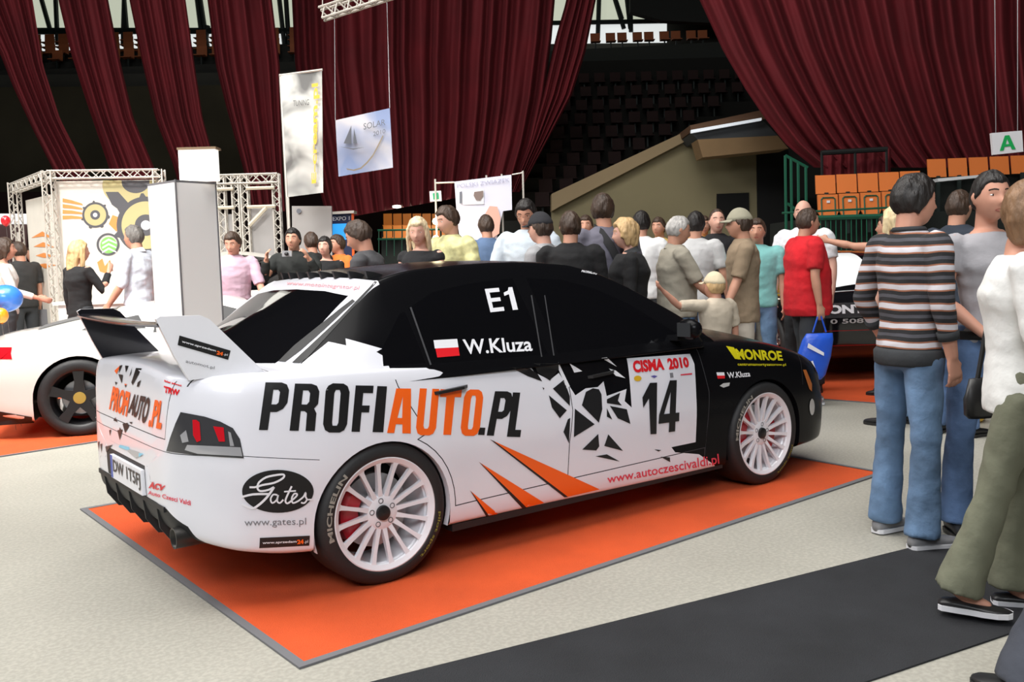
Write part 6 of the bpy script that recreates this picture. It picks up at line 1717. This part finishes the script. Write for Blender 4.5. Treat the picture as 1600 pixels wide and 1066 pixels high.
def leg_to(tgt, g, rel, H, q):
    s_ = H/1.75; a = YAW+math.radians(rel); d = np.array(tgt)-np.array(g); x = (d[0]*math.cos(a)+d[1]*math.sin(a))/s_; y = (-d[0]*math.sin(a)+d[1]*math.cos(a))/s_
    v = np.array([x, y-q*.092, -.815]); v = v/np.linalg.norm(v); return (tuple(v+np.array([.03, 0, 0])), tuple(v-np.array([.03, 0, 0])))
pj, J3 = person('woman in white jacket and olive green trousers at the right edge', (g[0], g[1]), relj, Hj, SKIN, ('bob', H_LBROWN, .016), cloth('white', (.78, .78, .76), .04), .98, 1.12, OLIVE, .035, LEATHER,
            arms=(((.0, .20, -1), (.3, .05, -1)), ((.12, -.16, -1), (.6, .05, -.6))), legs=(leg_to(G(1578, 946), g, relj, Hj, 1), leg_to(G(1492, 966), g, relj, Hj, -1)), head=(45, 0), vox=.011, hand_vox=.008, fem=True, hem=.84, foldk=.7, shoe_kind='flat')
armr_ = ((.05, -.14, -1), (.12, -.05, -1))
# dark trousered person cut by the corner
g = fpt(1600, 700, 2.75, 0)+SIDE*.33
person('person in dark grey wide trousers and jacket, only a leg inside the bottom right corner', (g[0], g[1]), 20, 1.72, SKIN, ('short', H_BROWN, .012), DARKT, .95, 1.0, mat('cloth_slate', (.045, .05, .065), .9, bump=.5, bscale=9, var=.1), .05, LEATHER,
       arms=(((.1, -.1, -1), (.8, -.5, -.2)), armr_), legs=(((.0, .42, -1), (.0, .36, -1)), ((0, -.05, -1), (0, -.05, -1))), vox=.014)
def crowd(label, u, v, d, rel, **k):
    p, z = place(u, v, d); H = z if 'H' not in k else k.pop('H')
    k.setdefault('vox', .014); k.setdefault('trousers', DARKT)
    kk = dict(k); kk.setdefault('skin', SKIN)
    print('H %.2f d %.1f  %s' % (H, d, label[:40]))
    return person(label, (p[0], p[1]), rel, H, kk.pop('skin'), kk.pop('hair', ('short', H_BROWN, .012)), kk.pop('top'), kk.pop('sleeve', .42), kk.pop('fit', 1.0 if kk.get('fem') else 1.12), kk.pop('trousers'), **kk)
armd = ((.05, .14, -1), (.12, .05, -1)); armr = ((.05, -.14, -1), (.12, -.05, -1))
red, J4 = crowd('stout man in red T-shirt and dark trousers facing right, holding a blue bag', 1258, 326, 8.6, -80, skin=SKIN2, hair=('short', H_BROWN, .009), top=cloth('red', (.52, .008, .015), .35), fit=1.28, belly=.05, sleeve=.42, arms=(armd, ((-.10, -.12, -1), (.14, -.04, -1))), shoes=SHOEG, vox=.012, hem=.80, flare=.03, legs=(((.12, .04, -1), (-.02, .0, -1)), ((-.10, -.04, -1), (-.12, 0, -1))))
crowd('man in white shirt standing behind the man in red', 1256, 313, 9.4, 150, top=cloth('white_shirt', (.75, .75, .78), .04), skin=SKIN3, hair=('bald', H_BROWN, .006), arms=(((.1, .2, -1), (.1, 0, -1)), ((.1, -.2, -1), (.1, 0, -1))))
cm, J5 = crowd('man in khaki cap and brown T-shirt facing left beside the boy', 1160, 328, 8.1, 82, skin=SKIN2, hair=('short', H_BROWN, .010), cap=cloth('cap_khaki', (.33, .31, .23), .1), top=cloth('brown', (.27, .20, .13), .10), fit=1.15, sleeve=.50, arms=(((.30, .12, -1), (.45, .35, -1)), ((-.1, -.15, -1), (.05, .0, -1))), trousers=cloth('beige', (.50, .45, .38), .05), vox=.012, hem=.80, shorts=False)
by, J6 = crowd('small boy in beige cap and cream T-shirt seen from behind', 1118, 431, 7.4, 30, hs=1.22, skin=SKIN, hair=('short', H_BLOND, .008), cap=cloth('cap_beige', (.68, .58, .40), .08), top=cloth('cream', (.58, .50, .39), .06), fit=1.20, sleeve=.50, arms=(((.25, .95, .0), (.15, .8, .75)), ((.05, -.3, -1), (.1, -.1, -1))), trousers=cloth('beige', (.50, .45, .38), .05), vox=.011, head=(10, -4))
om, J7 = crowd('grey-haired man in taupe polo shirt reaching down to the boy', 1054, 338, 7.9, -82, skin=SKIN2, hair=('short', H_GREY, .008), top=cloth('taupe', (.33, .30, .24), .07), collar=cloth('taupe', (.33, .30, .24)), fit=1.18, belly=.03, sleeve=.50, arms=(((.15, .1, -1), (.2, 0, -1)), ((.50, -.10, -1), (.85, -.05, -.75))), trousers=JEANS, vox=.012, head=(-2, 12))
crowd('man in grey-white T-shirt and jeans seen from behind, beside the grey-haired man', 1086, 331, 9.2, -25, top=cloth('pale_grey', (.50, .50, .50), .08), fit=1.08, trousers=JEANS, skin=SKIN2, hair=('short', H_BLACK, .012), arms=(armd, ((.02, -.25, -1), (.3, -.1, -1))))
crowd('bearded man in black T-shirt and blue jeans facing the camera', 1119, 327, 10.2, 178, top=cloth('black', (.010, .010, .012), .1), fit=1.12, belly=.03, trousers=JEANS2, skin=SKIN3, hair=('receding', H_BROWN, .006))
crowd('person in yellow top far back between two men', 1099, 338, 13.0, 175, top=cloth('yellow', (.75, .42, .02), .1), skin=SKIN2, vox=.018)
crowd('man in turquoise shirt behind the man in the khaki cap', 1183, 342, 9.0, 160, top=cloth('turquoise', (.20, .50, .48), .08), trousers=JEANS, skin=SKIN2, vox=.016)
crowd('man in white T-shirt with dark hair, seen from behind near the beige wall', 1001, 330, 9.8, -20, top=cloth('white_tee', (.74, .74, .74), .05), skin=SKIN2, hair=('short', H_BLACK, .012))
bw, J8 = crowd('blonde short-haired woman in black jacket facing left', 982, 342, 7.6, 84, top=cloth('black_jacket', (.009, .009, .010), .1), sleeve=.95, hair=('bob', H_BLOND, .020), skin=SKIN3, fem=True, fit=1.25, vox=.012, head=(4, 6), collar=DARKT)
bp, J9 = crowd('tall man in blue-grey T-shirt with a dark shoulder bag strap', 943, 303, 7.8, 12, top=cloth('blue_grey', (.13, .125, .16), .10), fit=1.08, skin=SKIN2, hair=('short', H_BROWN, .014), arms=(((-.05, .2, -1), (.25, .05, -1)), ((.05, -.22, -1), (.65, .2, -.6))), vox=.012, head=(-14, 0))
crowd('man in black T-shirt with cropped brown hair, seen from behind over the car roof', 890, 330, 7.35, -8, top=cloth('black_tee', (.008, .008, .009), .1), fit=1.12, skin=SKIN2, hair=('short', H_BROWN, .010), vox=.012, head=(14, 0))
crowd('young man in dark baseball cap and grey T-shirt facing left', 848, 334, 7.8, 60, cap=cloth('cap_black', (.02, .02, .024), .05), top=cloth('mid_grey', (.33, .33, .34), .08), skin=SKIN3, hair=('short', H_BROWN, .010), vox=.012)
crowd('man in pale blue short-sleeved shirt over turquoise T-shirt, looking down', 823, 312, 8.6, 165, top=cloth('pale_blue', (.55, .62, .68), .05), collar=cloth('pale_blue', (.55, .62, .68)), skin=SKIN2, hair=('short', H_BLACK, .014), fit=1.12, glasses=True, head=(0, 22), vox=.012, arms=(((.2, .25, -1), (.7, -.2, -.5)), ((.2, -.3, -1), (.6, .2, -.6))))
crowd('man in patterned olive yellow shirt looking down to the left', 703, 322, 8.9, 140, top=mat('cloth_olive_print', (.50, .48, .24), .9, bump=.4, bscale=9, var=.45, vscale=9), skin=SKIN3, hair=('short', H_BROWN, .012), fit=1.12, head=(-18, 18), vox=.012, arms=(((.1, .3, -1), (.2, -.1, -1)), ((.3, -.2, -1), (.5, .1, -.7))))
bl_, J10 = crowd('woman with long platinum blonde hair and black top', 655, 340, 8.4, 160, top=cloth('black_top', (.010, .010, .012), .1), sleeve=.12, hair=('long', hairm('platinum', (.78, .60, .38)), .016), skin=SKIN3, fem=True, head=(14, 14), vox=.012)
crowd('man in dark grey shirt bending over to the left with short brown hair', 581, 342, 7.4, 78, top=cloth('dark_grey_shirt', (.065, .065, .07), .1), sleeve=.9, fit=1.08, skin=SKIN, hair=('short', H_BROWN, .014), head=(0, 26), lean=.12, vox=.012)
crowd('dark-haired young woman in black jacket with red scarf', 508, 370, 11.4, 172, top=cloth('black_jacket', (.009, .009, .010), .1), sleeve=.95, fem=True, skin=SKIN3, hair=('crop_f', H_BLACK, .012), vox=.013)
crowd('person in orange top behind the dark-haired young woman', 529, 367, 12.2, 130, top=cloth('orange_top', (.75, .18, .03), .1), skin=SKIN2, vox=.016)
crowd('person with dark hair in black, just left of the dark-haired young woman', 487, 363, 12.0, 40, top=cloth('black_tee', (.008, .008, .009), .1), skin=SKIN2, sleeve=.9, vox=.016)
cmn, J11 = crowd('man in dark jacket and lilac shirt raising a camera to his face', 458, 357, 10.7, 178, top=cloth('dark_jacket', (.014, .016, .015), .1), sleeve=.96, fit=1.08, skin=SKIN2, hair=('short', H_BLACK, .012), arms=(((.50, .35, -.75), (.55, -.35, .9)), ((.50, -.35, -.75), (.55, .30, .9))), vox=.011)
pk, J12 = crowd('man in pink shirt leaning on the white sports car', 362, 362, 10.5, 198, top=cloth('pink', (.62, .42, .52), .08), sleeve=.50, fit=1.05, skin=SKIN, hair=('short', H_BROWN, .013), collar=cloth('pink', (.62, .42, .52)), lean=.10, head=(-25, 18), vox=.011, arms=(((.25, .25, -1), (.85, .1, -.45)), ((.2, -.2, -1), (.7, .1, -.5))))
crowd('man in white and blue striped shirt with grey hair facing left at the gear booth', 211, 352, 10.6, 75, top=mat('cloth_blue_check', (.66, .70, .78), .9, bump=.3, bscale=9, var=.2, vscale=10), collar=VWHITE, sleeve=.6, fit=1.08, skin=SKIN2, hair=('short', hairm('dark_grey', (.12, .11, .10)), .010), trousers=DARKT, vox=.013, arms=(((.1, .15, -1), (.5, .1, -.7)), armr))
crowd('blonde woman in black sweater seen from behind, hand at her face', 119, 376, 10.5, -30, top=cloth('black_sweater', (.010, .010, .011), .1), sleeve=.95, fem=True, hair=('long', H_BLOND, .014), trousers=DARKT, vox=.012, head=(-20, 0), arms=(((.05, .18, -1), (.1, .05, -1)), ((.35, -.35, -.8), (.55, .25, .85))))
crowd('woman in white blouse with a dark jacket over her arm at the left edge', 2, 372, 10.7, -60, top=cloth('white_blouse', (.75, .72, .68), .05), sleeve=.9, fem=True, hair=('bob', H_BROWN, .014), vox=.013, arms=(((.3, .2, -1), (.9, .0, -.3)), ((.3, -.2, -1), (.9, .0, -.3))))
crowd('man in navy T-shirt with receding dark hair behind the grey T-shirt woman', 1496, 287, 6.9, -55, top=cloth('navy', (.022, .030, .045), .1), skin=SKIN2, hair=('receding', H_BROWN, .007), trousers=JEANS2, fit=1.08, vox=.013, H=1.83)
crowd('person with long pale blonde hair just left of the striped sweater man', 1402, 322, 7.4, 30, top=cloth('pale_top', (.45, .50, .60), .05), fem=True, hair=('long', hairm('pale', (.70, .55, .32)), .012), skin=SKIN3, vox=.013, trousers=JEANS)
am_, J13 = crowd('man in black shirt stretching a bare arm out to the left by the black car', 1392, 335, 9.0, 55, top=cloth('black_tee', (.008, .008, .009), .1), skin=SKIN2, sleeve=.30, arms=(((.9, .1, .05), (1, .05, .25)), armr), vox=.013)
# crowd fragments in the distance
for (u, v, d, rel, c, lab) in ((915, 337, 12.0, 170, (.15, .2, .4), 'person in blue top far back between the tall man and the man in black'), (760, 336, 11.5, 20, (.10, .16, .28), 'person in dark blue denim shirt behind the olive shirt man'),
                               (1030, 340, 12.5, 150, (.5, .35, .1), 'person in tan top far back beside the beige wall'), (30, 378, 13.0, 60, (.03, .03, .03), 'person in black far back at the left booth'),
                               (56, 384, 13.9, 100, (.6, .2, .15), 'person in salmon top standing inside the left booth')):
    crowd(lab, u, v, d, rel, top=cloth('far_%d' % u, c, .1), skin=SKIN2, vox=.018)

# -- things people carry
def world_of(P, p): return np.array(Matrix.Translation(P.location) @ Matrix.Rotation(P.rotation_euler[2], 4, 'Z') @ Vector(tuple(p)))
def bag_shape(c, w, h, t, rz, slump=.0):
    m_ = MB(); R = []
    a = np.array([math.cos(rz), math.sin(rz), 0]); b = np.array([-a[1], a[0], 0])
    for z, k, tt in ((0, .80, .55), (-.06, .95, .8), (-h*.5, 1.05, 1.0), (-h*.9, 1.0, 1.0), (-h, .8, .7)): R.append((np.array(c)+[0, 0, z]+a*slump*z, a*w/2*k, b*t/2*tt))
    rings(m_, R, 16); return m_
hw_ = world_of(red, J4['wr'][1]); 
bg = G(1262, 560, .52); cbag = hw_+np.array([0, 0, -.16])
m_ = bag_shape(cbag+np.array([0, 0, -.10]), .30, .42, .10, YAW-PI/2, .25); bag = m_.build('shopping_bag', mat('blue_plastic_bag', (.02, .10, .62), .35, bump=.5, bscale=10), None, True); tag(bag, 'blue plastic bag with white print hanging from the red T-shirt man\'s hand', 'bag')
m_ = MB(); 
for q in (-.06, .06): m_.tube(hw_+np.array([0, 0, -.06]), cbag+SIDE*q+np.array([0, 0, -.09]), .008, 6)
m_.build('handle', mat('blue_plastic_bag', (.02, .10, .62), .35), bag)
m_ = MB(); fz = -FLAT*.062; cc = cbag
m_.poly([cc+fz+SIDE*-.13+[0, 0, -.22], cc+fz+SIDE*.02+[0, 0, -.30], cc+fz+SIDE*.02+[0, 0, -.27], cc+fz+SIDE*-.12+[0, 0, -.18]]); m_.poly([cc+fz+SIDE*-.15+[0, 0, -.36], cc+fz+SIDE*-.05+[0, 0, -.43], cc+fz+SIDE*-.08+[0, 0, -.34]]); m_.build('white_print', VWHITE, bag)
# strap and bag of the tall man
def strap(P, J, pts, w, mt, name='strap', th=.006):
    m_ = MB(); L_ = [J['L'](p) for p in pts]
    v = []
    for i, p in enumerate(L_):
        t = N(L_[min(i+1, len(L_)-1)]-L_[max(i-1, 0)]); c = np.array([0, 0, J['L']((0, 0, 1.3))[2]]); out = N([p[0], p[1]*.6, .001]); sd = N(np.cross(t, out)); v += [p-sd*w/2, p+sd*w/2]
    m_.add(v, [(i*2, i*2+1, i*2+3, i*2+2) for i in range(len(L_)-1)]); return m_.build(name, mt, P, True)
STR = mat('bag_black_fabric', (.012, .012, .014), .8)
strap(bp, J9, [(.10, .06, 1.44), (.02, .075, 1.50), (-.09, .06, 1.46), (-.145, .0, 1.36), (-.15, -.07, 1.22), (-.15, -.15, 1.05), (-.10, -.20, .98)], .07, STR, 'bag_strap')
wb_ = world_of(bp, J9['L']((-.06, -.24, 1.02))); m_ = bag_shape(wb_+[0, 0, .06], .34, .28, .12, YAW); tag(m_.build('shoulder_bag', STR, None, True), 'black shoulder bag at the hip of the tall man in blue-grey', 'bag')
# handbag between the two women at the right
c_ = atv(1538, 598, 3.95); m_ = bag_shape(c_+[0, 0, .02], .20, .17, .08, YAW-PI/2+.3); hbag = m_.build('handbag', LEATHER, None, True); tag(hbag, 'small black handbag hanging between the grey T-shirt woman and the white jacket', 'bag')
m_ = MB(); top_ = atv(1552, 470, 3.98)
for q in (-.03, .03): m_.tube(top_+SIDE*q*.3, c_+SIDE*q+[0, 0, .01], .011, 6)
m_.build('handle', LEATHER, hbag)
# camera held by the photographer
cw = world_of(cmn, (J11['wr'][0]+J11['wr'][1])/2)+np.array([0, 0, .06]); dcam = np.array([math.cos(cmn.rotation_euler[2]), math.sin(cmn.rotation_euler[2]), 0]); sc_ = np.array([-dcam[1], dcam[0], 0])
m_ = MB(); M4 = Matrix(((dcam[0], sc_[0], 0, cw[0]), (dcam[1], sc_[1], 0, cw[1]), (0, 0, 1, cw[2]), (0, 0, 0, 1)))
m_.box((-.02, -.055, -.03), (.02, .055, .035), M=M4); cq = m_.build('compact_camera', mat('camera_silver', (.5, .5, .52), .3, metal=.6)); tag(cq, 'small silver camera held up by the man in the dark jacket', 'camera')
m_ = MB(); m_.tube(cw+dcam*.02, cw+dcam*.045, .022, 16); m_.build('lens', LEATHER, cq, True)
# red scarf, turquoise shirt front, yellow object
yb = G(1500, 657)
m_ = MB(); m_.lathe([(.001, 0), (.17, .0), (.19, .03), (.19, .10), (.15, .13), (.001, .13)], 28, 'z', (yb[0], yb[1], .008)); yo = m_.build('toy_ride', mat('ride_yellow', (.85, .50, .02), .35, coat=.4), None, auto=40)
tag(yo, 'yellow and black toy ride partly hidden between the striped man and the jeans woman', 'toy')
m_ = MB(); M4 = Matrix.Translation(Vector((yb[0], yb[1], .14)))
m_.prism([V(yb)+Vector((0, 0, .13))-V(SIDE)*.14, V(yb)+Vector((0, 0, .13))+V(SIDE)*.17, V(yb)+Vector((0, 0, .34))+V(SIDE)*.06, V(yb)+Vector((0, 0, .42))-V(SIDE)*.1], FLAT*.16); m_.build('toy_body', mat('toy_dark', (.03, .02, .015), .5), yo)
m_ = MB(); m_.prism([V(yb)+Vector((0, 0, .36))-V(SIDE)*.13, V(yb)+Vector((0, 0, .36))+V(SIDE)*.04, V(yb)+Vector((0, 0, .58))-V(SIDE)*.04, V(yb)+Vector((0, 0, .62))-V(SIDE)*.10], FLAT*.12); m_.build('toy_seat', mat('ride_yellow', (.85, .50, .02), .35), yo)
